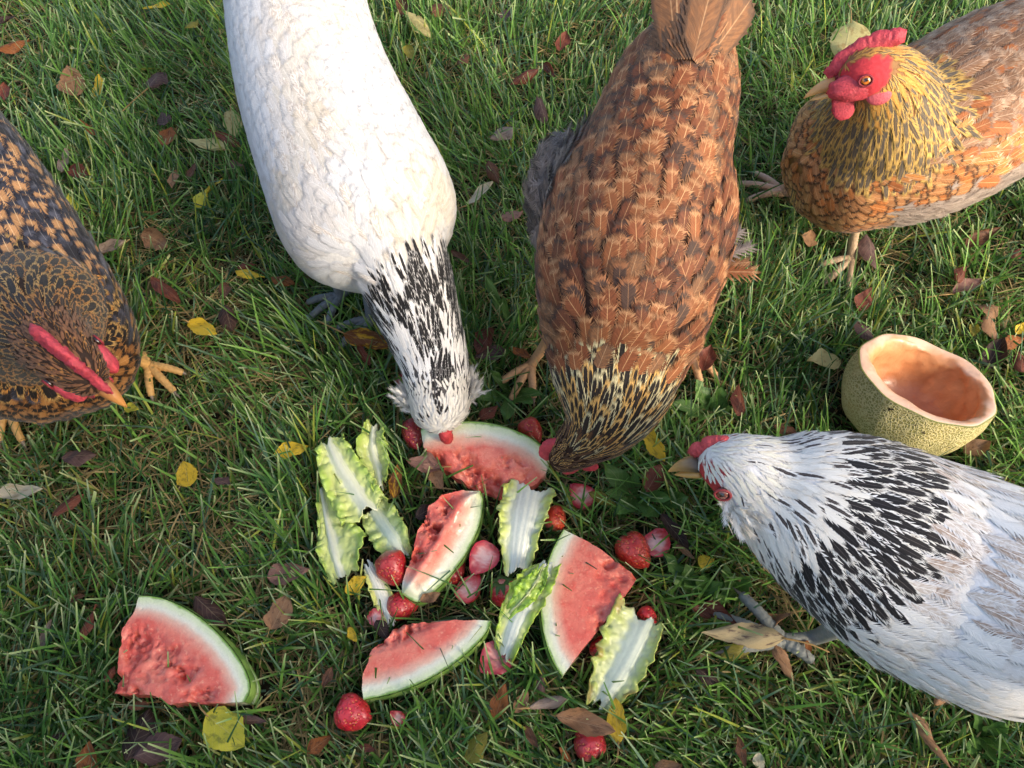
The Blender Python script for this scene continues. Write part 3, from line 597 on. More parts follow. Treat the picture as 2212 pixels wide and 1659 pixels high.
hen('golden brown hen with upright red comb, standing alert and facing left', 37,
    [(2420, 30, .36, .02, .02), (2340, 70, .335, .07, .07), (2240, 148, .297, .106, .10), (2120, 220, .263, .119, .112), (1985, 292, .236, .121, .112), (1868, 332, .215, .113, .105), (1778, 374, .192, .094, .088), (1718, 396, .182, .045, .045)],
    [(1915, 300, .255, .085, .08), (1908, 260, .295, .083, .08), (1910, 216, .335, .065, .064), (1904, 182, .368, .048, .048), (1886, 164, .388, .033, .036), (1862, 162, .390, .028, .031), (1835, 170, .383, .021, .024), (1815, 176, .378, .012, .014)],
    style_c, PC, dict(at=(1874, 164, .388), tip=(1748, 187, .366), up=(.05, .45, .9), beak0=.036, beaklen=.036, beaku=-.004, beakcol=((196, 140, 84), (226, 184, 120)),
    comb=(-.040, .046, .020, .020, .0068), combbase=([0, .3, .6, 1], [.033, .028, .019, .006]), combprof=([0, .12, .45, .75, 1], [.35, .7, 1, .9, .3]), combn=26, combrough=.0016, face=(.014, -.006, .017, .033, .0165, .013), eye=(.005, .002, .0290, .0066), iris=(214, 120, 40),
    wattle=(.030, -.013, .007, .032, .015, .0028), lobe=(-.010, -.020, .022, .014, .011, .005), lobecol=(208, 96, 104), size=1.1),
    legs=[dict(hip=(1870, 440, .14), foot=(1838, 560, .02), head=-2.4, col=(176, 150, 120)), dict(hip=(1760, 330, .13), foot=(1690, 415, .02), head=2.85, col=(204, 164, 136), toe=.075)], leg_col=(200, 160, 120),
    base_col=lambda s, u, d: (150, 112, 76) if s < 1.56 or u > .7 else (200, 66, 72), tail=dict(base=(2400, 40, .36), tip=(2560, -60, .46), n=9, fan=.5, w=.022, pal=[8, 3]), skin_col=(188, 68, 78))

# dark gold-laced hen at the left edge
PD = [pal((176, 130, 86), (50, 50, 58), (210, 176, 132), .56, .74), pal((82, 82, 92), (44, 44, 52), (128, 124, 126), .7, .75), pal((44, 42, 46), (66, 64, 72), (90, 88, 92), .7, .8), pal((30, 25, 23), (178, 140, 82), (56, 46, 38), .58, .88), pal((30, 24, 21), (180, 124, 58), (60, 46, 34), .60, .86),
      pal((158, 108, 56), (34, 26, 21), (176, 132, 80), .70, .70), pal((128, 84, 42), (30, 23, 18), (170, 114, 58), .66, .70), pal((126, 86, 58), (84, 58, 42), (148, 108, 76), .6, .8), pal((58, 54, 56), (74, 70, 72), (84, 80, 80)), pal((48, 36, 28), (170, 118, 60), (90, 66, 44), .6, .8)]
def style_d(s, up, sd, p, rg):
    if s < 1.0:
        if s < .5 and up < .05: return S_('down', .034, .012, .0075, 8, .005, bv=.2, jit=.4)
        if s < .62 and up > .0: return S_('body', .038, .0155, .0118, int(rg.choice([0, 0, 0, 1, 2])), .004, jit=.12)
        if s < .78 and up > .1: return S_('body', .036, .0115, .0095, int(rg.choice([3, 2, 3, 2])), .004, jit=.15)
        return S_('body', .030, .0112, .0090, int(rg.choice([5, 5, 6])), .0035, bv=.15, jit=.14)
    q = s-1
    if q < .36: return S_('hackle', .044, .0094, .0078, int(rg.choice([3, 4, 4])) if up < .4 else int(rg.choice([3, 3, 4])), .0026, bv=.15, jit=.10)
    if q < .48: return S_('hackle', .028, .0048, .0046, int(rg.choice([4, 9, 3])), .002, bv=.15, jit=.12)
    if q < .96: return S_('hackle', .013, .0028, .0030, int(rg.choice([7, 7, 9])), .0012, bv=.2, jit=.2)
    return None
hen('dark gold laced hen with red comb, cut off by the left edge', 41,
    [(-265, 110, .35, .02, .02), (-215, 220, .33, .075, .075), (-130, 370, .30, .10, .098), (-40, 530, .27, .109, .105), (40, 660, .245, .109, .105), (100, 765, .215, .105, .10), (140, 835, .195, .088, .085), (160, 890, .18, .04, .04)],
    [(70, 690, .265, .085, .08), (72, 690, .305, .074, .07), (82, 700, .345, .056, .056), (104, 726, .374, .038, .038), (140, 766, .385, .030, .030), (178, 804, .380, .024, .024), (205, 828, .373, .017, .017), (220, 840, .369, .010, .010)],
    style_d, PD, dict(at=(148, 774, .386), tip=(270, 874, .352), up=(-.12, .1, 1.0), beak0=.036, beaklen=.032, beaku=-.002, beakcol=((150, 96, 60), (214, 150, 80)),
    comb=(-.034, .050, .020, .024, .0056), combbase=([0, .4, .7, 1], [.026, .027, .020, .008]), combprof=([0, .1, .3, .6, 1], [.3, .8, 1, .8, .4]), combn=14, combrough=.0018, comblean=0.15, face=(.014, -.004, .020, .024, .013, .010), eye=(.006, .004, .0285, .0050), iris=(190, 100, 40), wattle=(.030, -.014, .010, .026, .013, .003)),
    legs=[dict(hip=(170, 770, .14), foot=(322, 790, .02), head=-.75, bend=(0, .01, .02), toe=.062), dict(hip=(10, 820, .14), foot=(20, 880, .02), head=-1.0)], leg_col=(206, 160, 96),
    base_col=lambda s, u, d: (58, 46, 40) if s < .6 or s > 1 else (110, 72, 38), tail=dict(base=(-250, 130, .36), tip=(-330, -60, .46), n=9, fan=.5, w=.022, pal=[2]), skin_col=(190, 68, 78))

# white hen with the black cape, right
PE = [pal((234, 230, 222), (238, 236, 230), (244, 240, 234)), pal((198, 184, 170), (232, 228, 224), (244, 240, 234), .5, .9, .55), pal((168, 146, 128), (228, 222, 216), (246, 240, 232), .5, .84, .45), pal((24, 22, 24), (230, 228, 224), (60, 58, 60), .58, 1.4), pal((20, 19, 21), (224, 222, 218), (50, 48, 50), .86, 1.5),
      pal((228, 223, 212), (234, 230, 222), (240, 236, 228)), pal((60, 52, 50), (232, 228, 220), (120, 112, 108), .32, .8), pal((34, 30, 30), (228, 224, 214), (90, 84, 80), .55, .9), pal((232, 226, 206), (238, 234, 222), (240, 236, 226))]
def style_e(s, up, sd, p, rg):
    if s < 1.0:
        if s > .74 and up < .25: return S_('body', .028, .0088, .0082, int(rg.choice([7, 7, 5, 7])) if sd < .9 and up > -.55 else 5, .0035, bv=.06, jit=.2)
        c = nval(p, 12, 3.3)
        if up > -.05 and s > .04:
            pi = int(rg.choice([1, 2, 2, 0])) if c > -.30 else int(rg.choice([0, 0, 1]))
            if sd > .80 or sd < -.80: pi = 0
        else: pi = 0
        return S_('body', .046, .0125, .0105, pi, .0042, bv=.05, jit=.16)
    q = s-1
    if q < .16: return S_('hackle', .050, .0130, .0092, int(rg.choice([4, 4, 3])), .0034, bv=.1, jit=.10)
    if q < .25: return S_('hackle', .042, .0110, .0084, int(rg.choice([3, 7, 3, 7])), .0030, bv=.1, jit=.10)
    if q < .38: return S_('hackle', .034, .0076, .0064, int(rg.choice([6, 5, 5, 6, 5])), .002, bv=.08, jit=.12)
    if q < .56: return S_('hackle', .020, .0040, .0040, 6 if rg.rand() < .10 else int(rg.choice([5, 5, 8])), .0016, bv=.06, jit=.15)
    if q > .60 and up < .45 and up > -.5 and abs(sd) > .4: return None
    if q > .72 and up < .78: return None
    if q < .95: return (S_('hackle', .012, .0026, .0029, int(rg.choice([5, 5, 8])), .001, bv=.05, jit=.2) if (up > -.35 or q < .7) else None)
    return None
hen('white hen with black tipped cape and yellow beak in the lower right', 53,
    [(2440, 1440, .33, .02, .02), (2350, 1390, .315, .075, .075), (2240, 1335, .295, .10, .095), (2100, 1270, .275, .108, .10), (1970, 1212, .258, .108, .10), (1870, 1168, .245, .095, .092), (1790, 1130, .232, .072, .072), (1735, 1105, .225, .03, .03)],
    [(1945, 1195, .272, .106, .094), (1830, 1132, .285, .095, .086), (1722, 1080, .298, .075, .070), (1656, 1050, .305, .055, .053), (1604, 1020, .315, .039, .041), (1564, 1006, .314, .031, .033), (1530, 1003, .306, .019, .022), (1510, 1003, .302, .011, .013)],
    style_e, PE, dict(at=(1580, 1008, .314), tip=(1454, 1005, .292), up=(-.15, .5, .85), beak0=.030, beaklen=.034, beaku=.001, size=1.15, beakcol=((74, 66, 62), (206, 158, 88)),
    comb=(-.002, .038, .015, .020, .0068), combprof=([0, .22, .5, .58, .8, 1], [.5, 1.25, .95, .55, .75, .2]), combn=8, combrough=.0014, combdrop=-.008, eye=(.004, -.003, .0375, .0066), iris=(126, 74, 56), muff=(-.004, -.024, .024, .030, 5)),
    legs=[dict(hip=(1850, 1330, .15), foot=(1690, 1385, .022), head=2.75, bend=(.02, 0, -.045), toe=.085, fz=.050, thick=1.25), dict(hip=(1920, 1120, .14), foot=(1880, 1080, .02), head=2.8)], leg_col=(128, 130, 124),
    base_col=lambda s, u, d: (226, 224, 222) if s < 1 or 1.22 < s < 1.60 else ((178, 66, 66) if u < .72 else (220, 214, 206)) if s >= 1.6 else (110, 106, 104), tail=dict(base=(2430, 1430, .34), tip=(2600, 1490, .44), n=9, fan=.5, w=.022, pal=[0]), skin_col=(192, 76, 78))

# ------------------------------------------------------------------ the food on the grass
FOOT = []            # footprints on the lawn: (polygon xy, keep-height, strength)
def foot(poly, h, s=1.0): FOOT.append((np.array([(p[0], p[1]) for p in poly]), h, s))
def disc(c, r, n=10): return [(c[0]+r*math.cos(a), c[1]+r*math.sin(a)) for a in np.linspace(0, 2*math.pi, n, endpoint=False)]
def polyline(pts, n):
    pts = np.asarray(pts, float); d = np.concatenate([[0], np.cumsum(np.linalg.norm(np.diff(pts, axis=0), axis=1))]); t = np.linspace(0, d[-1], n)
    return np.stack([np.interp(t, d, pts[:, k]) for k in range(3)], 1)

def melon(label, seed, rind, inner, zb=.024, amp=.004, jag=.002, c0=.3, ridge=None, cs=95):
    ns, nr = 90, 40
    fill = lambda L, z: [(q[0], q[1], q[2] if len(q) > 2 else z) for q in L]
    zt = rind[0][2]; R = polyline(catmull([P(*q) for q in fill(rind, zt)], 120), ns); Tn = polyline([P(*q) for q in fill(inner, zt)], ns)
    x = np.linspace(0, 1, ns); w = np.interp(x, [0, .12, .88, 1], [0, 1, 1, 0])
    cen = (R.mean(0)+Tn.mean(0))/2
    jn = nz(Tn, 60, seed, 4)*w; Tn = Tn+(Tn-cen)/np.linalg.norm(Tn-cen, axis=1)[:, None]*(jn*jag)[:, None]
    r = np.linspace(0, 1, nr); G = R[:, None]*(1-r)[None, :, None]+Tn[:, None]*r[None, :, None]
    rd = np.array([[np.min(np.linalg.norm((R-p)[:, :2], axis=1)) for p in row] for row in G])
    flat = G.reshape(-1, 3).copy(); n1 = nz(flat, cs, seed, 4).reshape(ns, nr); n2 = nz(flat, cs*.4, seed+5, 2).reshape(ns, nr)
    m = sstep(c0, c0+.22, rd/rd.max())*np.clip(.5+1.4*n2, 0, 1.3)
    cr = np.clip(np.abs(n1)*1.6, 0, 1)*m; n3 = nz(flat, cs*2.6, seed+11, 3).reshape(ns, nr); dz = -amp*2.6*(m*.4+cr*.9)+amp*1.8*m*np.clip(n1, -1, 1)+amp*.45*n3*(.15+.85*np.clip(m, 0, 1))
    if ridge: dz = dz+ridge[1]*np.exp(-((r[None]-ridge[0])/.22)**2)*w[:, None]
    G[:, :, 2] += dz; G[:, :, 2] = np.maximum(G[:, :, 2], zb+.006)
    wet = np.clip(cr*1.4, 0, 1)  # crater depth only; turns pecked hollows a deeper red
    # flesh: top, broken inner wall, underside
    F = [grid_faces(ns, nr)]; V = [G.reshape(-1, 3)]; RD = [rd.ravel()]; WT = [wet.ravel()]; o = ns*nr
    k = 7; h = np.linspace(0, 1, k); top = G[:, -1]; bot = top.copy(); bot[:, 2] = zb; wall = top[:, None]*(1-h)[None, :, None]+bot[:, None]*h[None, :, None]
    wn = nz(wall.reshape(-1, 3), 110, seed+9, 3).reshape(ns, k)*np.sin(h*math.pi)[None]; wall[:, :, :2] += ((top-cen)/np.linalg.norm(top-cen, axis=1)[:, None])[:, None, :2]*(wn*jag*1.2)[:, :, None]
    V.append(wall.reshape(-1, 3)); F.append(grid_faces(ns, k, off=o)); RD.append(np.repeat(rd[:, -1], k)); WT.append(np.zeros(ns*k)); o += ns*k
    B = G[:, ::8].copy(); B[:, :, 2] = zb; nb = B.shape[1]; V.append(B.reshape(-1, 3)); F.append(grid_faces(ns, nb, off=o)); RD.append(rd[:, ::8].ravel()); WT.append(np.zeros(ns*nb))
    c = P(*fill(inner, zt)[len(inner)//2]); root = empty('watermelon_slice', (cen[0], cen[1], zb), label, 'watermelon', 'pieces of watermelon on the grass')
    V = np.vstack(V); under(mesh_np('flesh', V, [np.vstack(F)], MAT['flesh'], None, dict(rd=('FLOAT', np.concatenate(RD)), wet=('FLOAT', np.concatenate(WT)))), root)
    # rind: bulging outer skin
    k = 9; h = np.linspace(0, 1, k); outw = np.gradient(R, axis=0); outw = np.stack([outw[:, 1], -outw[:, 0], 0*outw[:, 0]], 1); outw /= np.linalg.norm(outw, axis=1)[:, None]
    if np.dot((R[ns//2]-Tn[ns//2])[:2], outw[ns//2][:2]) < 0: outw = -outw
    top = G[:, 0]; W = top[:, None]+np.zeros((1, k, 1)); W[:, :, 2] = top[:, None, 2]*(1-h)+zb*h; W += outw[:, None]*(.0006+.0026*np.sin(h*math.pi*.85+.15)*w[:, None]*np.ones(k)-.006*h**2)[:, :, None]
    under(mesh_np('rind', W.reshape(-1, 3), [grid_faces(ns, k)], MAT['rind'], None, dict(rv=('FLOAT', np.repeat(x, k)))), root)
    foot(list(R)+list(Tn[::-1]), zb-.004)
    return root
melon('watermelon slice under the beaks of the white hen and the rust brown hen', 1,
      [(909, 928, .07), (930, 917, .085), (985, 911, .092), (1050, 913, .094), (1110, 929, .09), (1160, 955, .075), (1188, 988, .055)],
      [(909, 928, .07), (914, 965, .058), (936, 992, .05), (980, 1030, .042), (1030, 1056, .038), (1082, 1076, .036), (1140, 1058, .04), (1175, 1028, .045), (1188, 988, .055)], amp=.0048, jag=.003, c0=.28)
melon('narrow pecked watermelon piece leaning beside the lettuce in the middle of the pile', 2,
      [(1038, 1060, .062), (1043, 1085, .06), (1035, 1135, .056), (1010, 1190, .052), (975, 1240, .05), (942, 1274, .05), (905, 1301, .052), (868, 1284, .056)],
      [(1038, 1060, .062), (1000, 1058, .075), (955, 1068, .075), (925, 1092, .072), (912, 1130, .072), (895, 1172, .07), (882, 1220, .068), (870, 1255, .062), (868, 1284, .056)], amp=.005, jag=.003, c0=.45, ridge=(.55, .012))
melon('flat smooth watermelon wedge with pointed tip right of the pile', 3,
      [(1217, 1144, .068), (1195, 1185), (1178, 1232), (1168, 1290), (1170, 1340), (1180, 1390), (1195, 1430), (1214, 1461)],
      [(1217, 1144, .068), (1262, 1166), (1300, 1188), (1342, 1218), (1379, 1246), (1362, 1270), (1330, 1312), (1290, 1364), (1252, 1410), (1214, 1461)], amp=.0022, jag=.0008, c0=.45, cs=60)
melon('watermelon slice with one bitten corner at the bottom of the pile', 4,
      [(1061, 1341, .068), (1050, 1366), (1020, 1400), (970, 1440), (910, 1474), (850, 1497), (785, 1512)],
      [(1061, 1341, .068), (1010, 1339), (960, 1341), (910, 1345), (862, 1348), (850, 1352), (838, 1374), (818, 1390), (802, 1402), (795, 1432), (784, 1455), (782, 1480), (785, 1512)], amp=.0045, jag=.0022, c0=.62)
melon('lone watermelon slice with ragged pecked flesh in the lower left', 5,
      [(300, 1287, .066), (345, 1291), (400, 1314), (450, 1349), (490, 1389), (520, 1430), (538, 1470), (538, 1495), (528, 1516)],
      [(300, 1287, .066), (288, 1322), (268, 1357), (262, 1400), (252, 1450), (244, 1498), (285, 1498), (325, 1500), (345, 1506), (362, 1520), (420, 1521), (480, 1519), (528, 1516)], amp=.0046, jag=.003, c0=.26)

def lettuce(label, seed, spine, wr, wl, rib=.3, ruf=.007, curl=.012, cup=0.0, rc=((222, 224, 196), (202, 212, 128), (164, 190, 84)), browned=0, fold=None):
    ns, nr = 60, 33; sp = catmull([P(*q) for q in spine], ns); t = np.linspace(0, 1, ns); ks = np.linspace(0, 1, len(spine))
    mp = np.array([M_PER_PX(q[0], q[1], q[2]) for q in spine]); WR = np.interp(t, ks, np.array(wr)*mp); WL = np.interp(t, ks, np.array(wl)*mp)
    T = np.gradient(sp, axis=0); T /= np.linalg.norm(T, axis=1)[:, None]; Sd = np.stack([T[:, 1], -T[:, 0], 0*t], 1); Sd /= np.linalg.norm(Sd, axis=1)[:, None]
    r = np.linspace(-1, 1, nr); V = np.zeros((ns, nr, 3)); C = np.zeros((ns, nr, 3)); rn = np.random.RandomState(seed)
    ec = [mnoise.noise((k*.21, seed, 0))*.12+mnoise.noise((k*.8, seed, 5))*.02 for k in range(ns)]
    for i in range(ns):
        for j in range(nr):
            a = abs(r[j]); w = (WR[i] if r[j] > 0 else WL[i])*(1+(ec[i]*1.4+.03*mnoise.noise((i*.4, r[j]*2, seed)))*a)
            p = sp[i]+Sd[i]*(r[j]*w); e = max(0, (a-rib)/(1-rib))
            bub = mnoise.fractal((p[0]*95, p[1]*95, seed*3.7+p[2]*20), .8, 2, 3)
            wav = 1.5*mnoise.noise((t[i]*11+seed*3, r[j]*1.6, seed))
            p = p+np.array([0, 0, curl*e**1.5+ruf*e**.7*(wav*.6+bub*1.0)-.004*(a/rib)**2*(a < rib)-.004*(a >= rib)+cup*a])
            if fold and fold[0] < t[i] < fold[1] and r[j]*fold[2] > rib: p = p-Sd[i]*(r[j]*w*(1-rib)*.7*e)+np.array([0, 0, .014*math.sin(e*math.pi*.6)])
            V[i, j] = p+T[i]*(mnoise.noise((r[j]*2.6+seed, seed*1.7, 3.0))*.016+mnoise.noise((r[j]*9, seed*1.7, 8.0))*.005)*(abs(2*t[i]-1)**3)*(1 if t[i] > .5 else -1)+np.array([0, 0, .0004*math.sin(r[j]*24+seed)*(a < rib)+.006*math.sin(t[i]*5+seed)])
            c = mixc(np.array(lin(*rc[0])), np.array(lin(*rc[1])), np.array(sstep(rib*.7, rib+.22, a+.12*bub))); c = mixc(c, np.array(lin(*rc[2])), np.array(sstep(.55, 1.0, a+.25*bub)))
            c = c*(1+.05*math.sin(r[j]*46+bub*2)*(a < rib+.1)); c = c*(1+.30*bub*min(1, e*2))
            if browned and a > .8 and mnoise.noise((t[i]*6, seed, r[j])) > .25: c = mixc(c, np.array(lin(150, 112, 52)), np.array(.6))
            C[i, j] = np.clip(c, 0, 1)
    o = mesh_np('lettuce_leaf', V.reshape(-1, 3), [grid_faces(ns, nr)], MAT['lettuce'], None, dict(col=('FLOAT_COLOR', np.hstack([C.reshape(-1, 3), np.ones((ns*nr, 1))]))))
    s = o.modifiers.new('thickness', 'SOLIDIFY'); s.thickness = .0016; s.offset = -1
    if label is None: return o
    foot(list(V[:, 0])+list(V[::-1, -1]), .022); return tag(o, label, 'lettuce', 'torn lettuce leaves on the grass')
lettuce('large lettuce leaf with broad white rib on top at upper left of pile', 1, [(708, 955, .058), (735, 1005, .062), (768, 1055, .064), (800, 1100, .06)], [26, 48, 62, 66], [34, 40, 44, 40], rib=.24, ruf=.009, curl=.007)
lettuce('upright curled lettuce leaf nearest the white hen pecking melon', 2, [(808, 920, .05), (803, 965, .055), (815, 1010, .052), (824, 1058, .045)], [14, 32, 30, 18], [24, 34, 28, 14], rib=.25, ruf=.010, curl=.014)
lettuce('lettuce leaf half hidden under the large one at the left of the pile', 3, [(693, 1055, .04), (702, 1120, .046), (716, 1180, .046), (738, 1250, .04)], [10, 18, 32, 26], [14, 40, 78, 40], rib=.15, ruf=.009, curl=.008)
lettuce('pale lettuce leaf tucked between the large leaf and the narrow melon piece', 4, [(800, 1092, .045), (828, 1130, .05), (852, 1165, .05), (876, 1205, .045)], [30, 42, 44, 34], [36, 40, 34, 16], rib=.3, ruf=.008, curl=.008, rc=((206, 216, 190), (190, 202, 130), (164, 184, 92)))
lettuce('pale lettuce stem piece with wide white rib below the top melon slice', 5, [(1147, 1052, .06), (1138, 1105, .066), (1128, 1160, .066), (1115, 1228, .06)], [58, 62, 52, 28], [54, 46, 36, 32], rib=.5, ruf=.008, curl=.006, rc=((224, 226, 208), (212, 218, 170), (184, 196, 96)))
FOLDED = lettuce('folded lettuce leaf leaning on the smooth watermelon wedge', 6, [(1180, 1218, .078), (1152, 1270, .082), (1118, 1335, .07), (1090, 1414, .05)], [20, 44, 42, 28], [30, 40, 34, 22], rib=.4, ruf=.008, curl=.008, rc=((214, 220, 208), (206, 214, 140), (166, 192, 70)))
flap = lettuce(None, 16, [(1172, 1222, .094), (1158, 1255, .100), (1135, 1290, .096), (1106, 1322, .080)], [10, 26, 30, 14], [18, 22, 20, 12], rib=.06, ruf=.008, curl=.002, rc=((206, 214, 150), (172, 200, 84), (150, 188, 64))); flap.name = 'folded_flap'; flap.parent = FOLDED
lettuce('lettuce leaf with ruffled yellow edge lying lowest right of the pile', 7, [(1400, 1338, .056), (1372, 1400, .06), (1338, 1462, .058), (1296, 1526, .05)], [78, 82, 66, 30], [34, 42, 44, 22], rib=.35, ruf=.007, curl=.009, rc=((208, 216, 194), (204, 210, 150), (172, 184, 92)), browned=1)
lettuce('small pale lettuce scrap beside the glossy whole strawberry on the left', 8, [(798, 1226, .046), (815, 1262, .05), (828, 1295, .048), (842, 1340, .042)], [14, 22, 24, 10], [14, 20, 24, 16], rib=.55, ruf=.005, curl=.004, rc=((222, 222, 206), (214, 212, 160), (190, 196, 110)))

def berry(label, px, py, size, ang, kind='whole', z=.04, tilt=0.0, roll=0.0, col=(196, 34, 44), calyx=False, cutn=(0, -.3, 1), long=1.2, seed=0):
    mpp = M_PER_PX(px, py, z); R = size*mpp*.5; c = np.array(P(px, py, z)); ax = np.array(P(px+30*math.cos(ang), py-30*math.sin(ang), z))-c; ax /= np.linalg.norm(ax); ax = ax*math.cos(tilt)+np.array([0, 0, math.sin(tilt)])
    n = np.array(cutn, float); n -= ax*np.dot(n, ax); n /= np.linalg.norm(n); sd = np.cross(ax, n); L = R*2*long
    t = np.linspace(0, 1, 26); prof = np.interp(t, [0, .03, .1, .25, .42, .6, .8, .93, 1], [.0, .42, .76, .97, 1, .88, .58, .27, 0])
    nt = 40; full = kind == 'whole'; a0, a1 = (0, 2*math.pi) if full else (math.pi, 2*math.pi)
    th = np.linspace(a0, a1, nt, endpoint=not full); V = []; K = []; SE = []
    c1, c2 = np.array(lin(*col)), np.array(lin(*[min(255, q) for q in (col[0]+8, col[1]+34, col[2]+18)])); white = np.array(lin(222, 178, 150)); rg = np.random.RandomState(seed+int(px))
    for q in th:
        for x, rr in zip(t, prof):
            v = ax*((x-.45)*L)+(sd*math.cos(q)+n*math.sin(q)*(1 if full else .85))*rr*R; V.append(v)
    V = np.array(V); nv = nz(V+c, 55, seed, 2); V = V*(1+.10*nv)[:, None]
    K = mixc(c1, c2, np.clip(.5+nv, 0, 1)); tt = np.tile(t, nt); K = mixc(K, white, .5*(1-sstep(.03, .16, tt)))
    root = empty('strawberry', c-np.array([0, 0, min(R, z-.015)]), label, 'strawberry', 'strawberries scattered on the grass')
    V = V+c; under(mesh_np('skin', V, [grid_faces(nt, 26, full)], MAT['berry'], None, dict(col=('FLOAT_COLOR', np.hstack([K, np.ones((len(V), 1))])), seed=('FLOAT', sstep(.02, .1, tt)))), root)
    if not full:
        W = V.reshape(nt, 26, 3); e0, e1 = W[0], W[-1]; m = 13; f = np.linspace(0, 1, m); G = e0[:, None]*(1-f)[None, :, None]+e1[:, None]*f[None, :, None]
        d = np.abs(f-.5)*2; dd = np.maximum(d[None, :]**2, np.abs(t[:, None]-.42)*1.6); dn = nz(G.reshape(-1, 3), 160, seed+2, 3).reshape(26, m)
        G += n*(.0006+.0016*dn[:, :, None]*(d < .95)[None, :, None]-.0022*np.exp(-(dd/.25)**2)[:, :, None]*(kind == 'hollow'))
        ray = .05*np.sin(np.arctan2(f[None]-.5, t[:, None]-.4)*26)
        cc = mixc(np.array(lin(238, 190, 178)), np.array(lin(212, 84, 82)), sstep(.02, .55, dd+.2*dn+ray)); cc = mixc(cc, c1, sstep(.5, .85, dd)); k = .55 if kind == 'hollow' else 0
        cc = cc*(1-k)+c1*k
        put('cut_face', G.reshape(-1, 3), [grid_faces(26, m)], MAT['cut'], root, cc.reshape(-1, 3))
    if calyx:
        parts = []
        for k in range(8):
            q = k/8*2*math.pi+rg.uniform(-.2, .2); d = sd*math.cos(q)+n*math.sin(q); l = R*rg.uniform(.75, 1.15); x = np.linspace(0, 1, 6)
            base = c-ax*(.43*L); pth = np.array([base+d*l*s_+ax*(.05*L-R*.35*math.sin(s_*2.2)+R*.5*s_*s_) for s_ in x]); wv = R*.22*np.sin(math.pi*np.clip(x*.8+.18, 0, 1))
            sv = np.cross(d, ax); Vv = np.concatenate([pth+sv*wv[:, None]*u for u in (-1, 0, 1)]).reshape(3, 6, 3); Vv[1] -= ax*R*.04
            parts.append((Vv.reshape(-1, 3), [grid_faces(3, 6)]))
        Vc, Fc = join(parts); n_ = len(Vc); o = mesh_np('calyx', Vc, Fc, MAT['green'], None, dict(col=('FLOAT_COLOR', rgba(lin(70, 104, 48), n_)), col2=('FLOAT_COLOR', rgba(lin(112, 132, 70), n_)), luv=('FLOAT_VECTOR', np.tile([.4, .3, .2], (n_, 1))))); under(o, root)
    foot(disc(c, R*.95), .02); return root
H = 'half'
berry('bright whole strawberry with green calyx in the lower left of the pile', 762, 1540, 78, -.3, calyx=True, col=(206, 32, 52), z=.045, tilt=.1, long=1.1, seed=1)
berry('whole strawberry under a brown leaf near the bottom edge', 1272, 1604, 68, 1.9, col=(186, 34, 52), z=.04, calyx=True, seed=2)
berry('glossy dark red strawberry touching the narrow melon piece', 847, 1226, 70, -1.25, col=(178, 28, 40), z=.055, tilt=-.3, long=1.15, seed=3)
berry('red strawberry lying under the small lettuce scrap', 868, 1308, 62, .2, col=(190, 34, 46), z=.034, seed=4)
berry('halved strawberry with white core facing up beside the narrow melon piece', 1044, 1204, 62, -2.2, H, col=(196, 40, 50), z=.05, cutn=(.1, -.1, 1), long=1.3, seed=5)
berry('pointed strawberry half below the white cored one', 1012, 1272, 56, .9, H, col=(192, 44, 50), z=.042, cutn=(-.5, -.2, .8), long=1.25, seed=6)
berry('strawberry topped by a large green calyx beside the folded lettuce', 1090, 1282, 62, -1.3, col=(198, 40, 48), z=.038, calyx=True, cutn=(.2, .4, .9), tilt=-.9, seed=7)
berry('dark red strawberry hidden under the right side of the narrow melon piece', 978, 1236, 52, .8, col=(150, 22, 34), z=.032, seed=8)
berry('juicy halved strawberry under the tip of the folded lettuce', 1072, 1420, 72, -2.4, 'hollow', col=(188, 34, 60), z=.04, cutn=(.2, -.2, 1), long=1.15, seed=9)
berry('whole strawberry with yellow seeds right of the smooth wedge', 1368, 1188, 74, -.9, col=(204, 48, 44), z=.042, calyx=True, seed=10)
berry('sliced strawberry end with white centre leaning on the seedy one', 1419, 1172, 58, 1.1, H, col=(206, 52, 60), z=.05, cutn=(-.35, -.3, 1), long=1.2, seed=11)
berry('cut strawberry under a yellow leaf below the bent brown head', 1258, 1070, 62, 2.4, H, col=(160, 34, 48), z=.04, cutn=(0, .2, 1), long=1.0, seed=12)
berry('orange red strawberry behind the pale lettuce stem piece', 1196, 1122, 54, 1.1, col=(200, 54, 36), z=.04, calyx=True, seed=13)
berry('strawberry behind the top melon slice below the brown hen foot', 1146, 930, 52, -.9, col=(184, 38, 40), z=.045, seed=14)
berry('dark strawberry left of the top melon slice', 893, 935, 52, -1.4, col=(140, 20, 36), z=.04, long=1.4, seed=15)
berry('strawberry in the shade beneath the cheek of the white pecking hen', 872, 822, 34, .4, col=(150, 24, 40), z=.035, seed=16)
berry('strawberry peeking out at the top right of the ruffled lettuce', 1398, 1330, 40, -.9, col=(190, 30, 44), z=.034, seed=17)
berry('strawberry between the smooth wedge and the ruffled lettuce', 1332, 1326, 40, .6, col=(186, 44, 44), z=.034, seed=18)
berry('strawberry peeking out at the left of the ruffled lettuce', 1296, 1398, 44, 1.2, col=(182, 34, 44), z=.034, seed=19)
berry('small torn strawberry scrap right of the whole lower left strawberry', 858, 1550, 30, 2.4, H, col=(196, 52, 62), z=.04, cutn=(.3, 0, 1), seed=20)
berry('pale strawberry top with shrivelled calyx below the small lettuce scrap', 812, 1334, 36, -.6, H, col=(206, 90, 92), z=.04, calyx=True, seed=21)

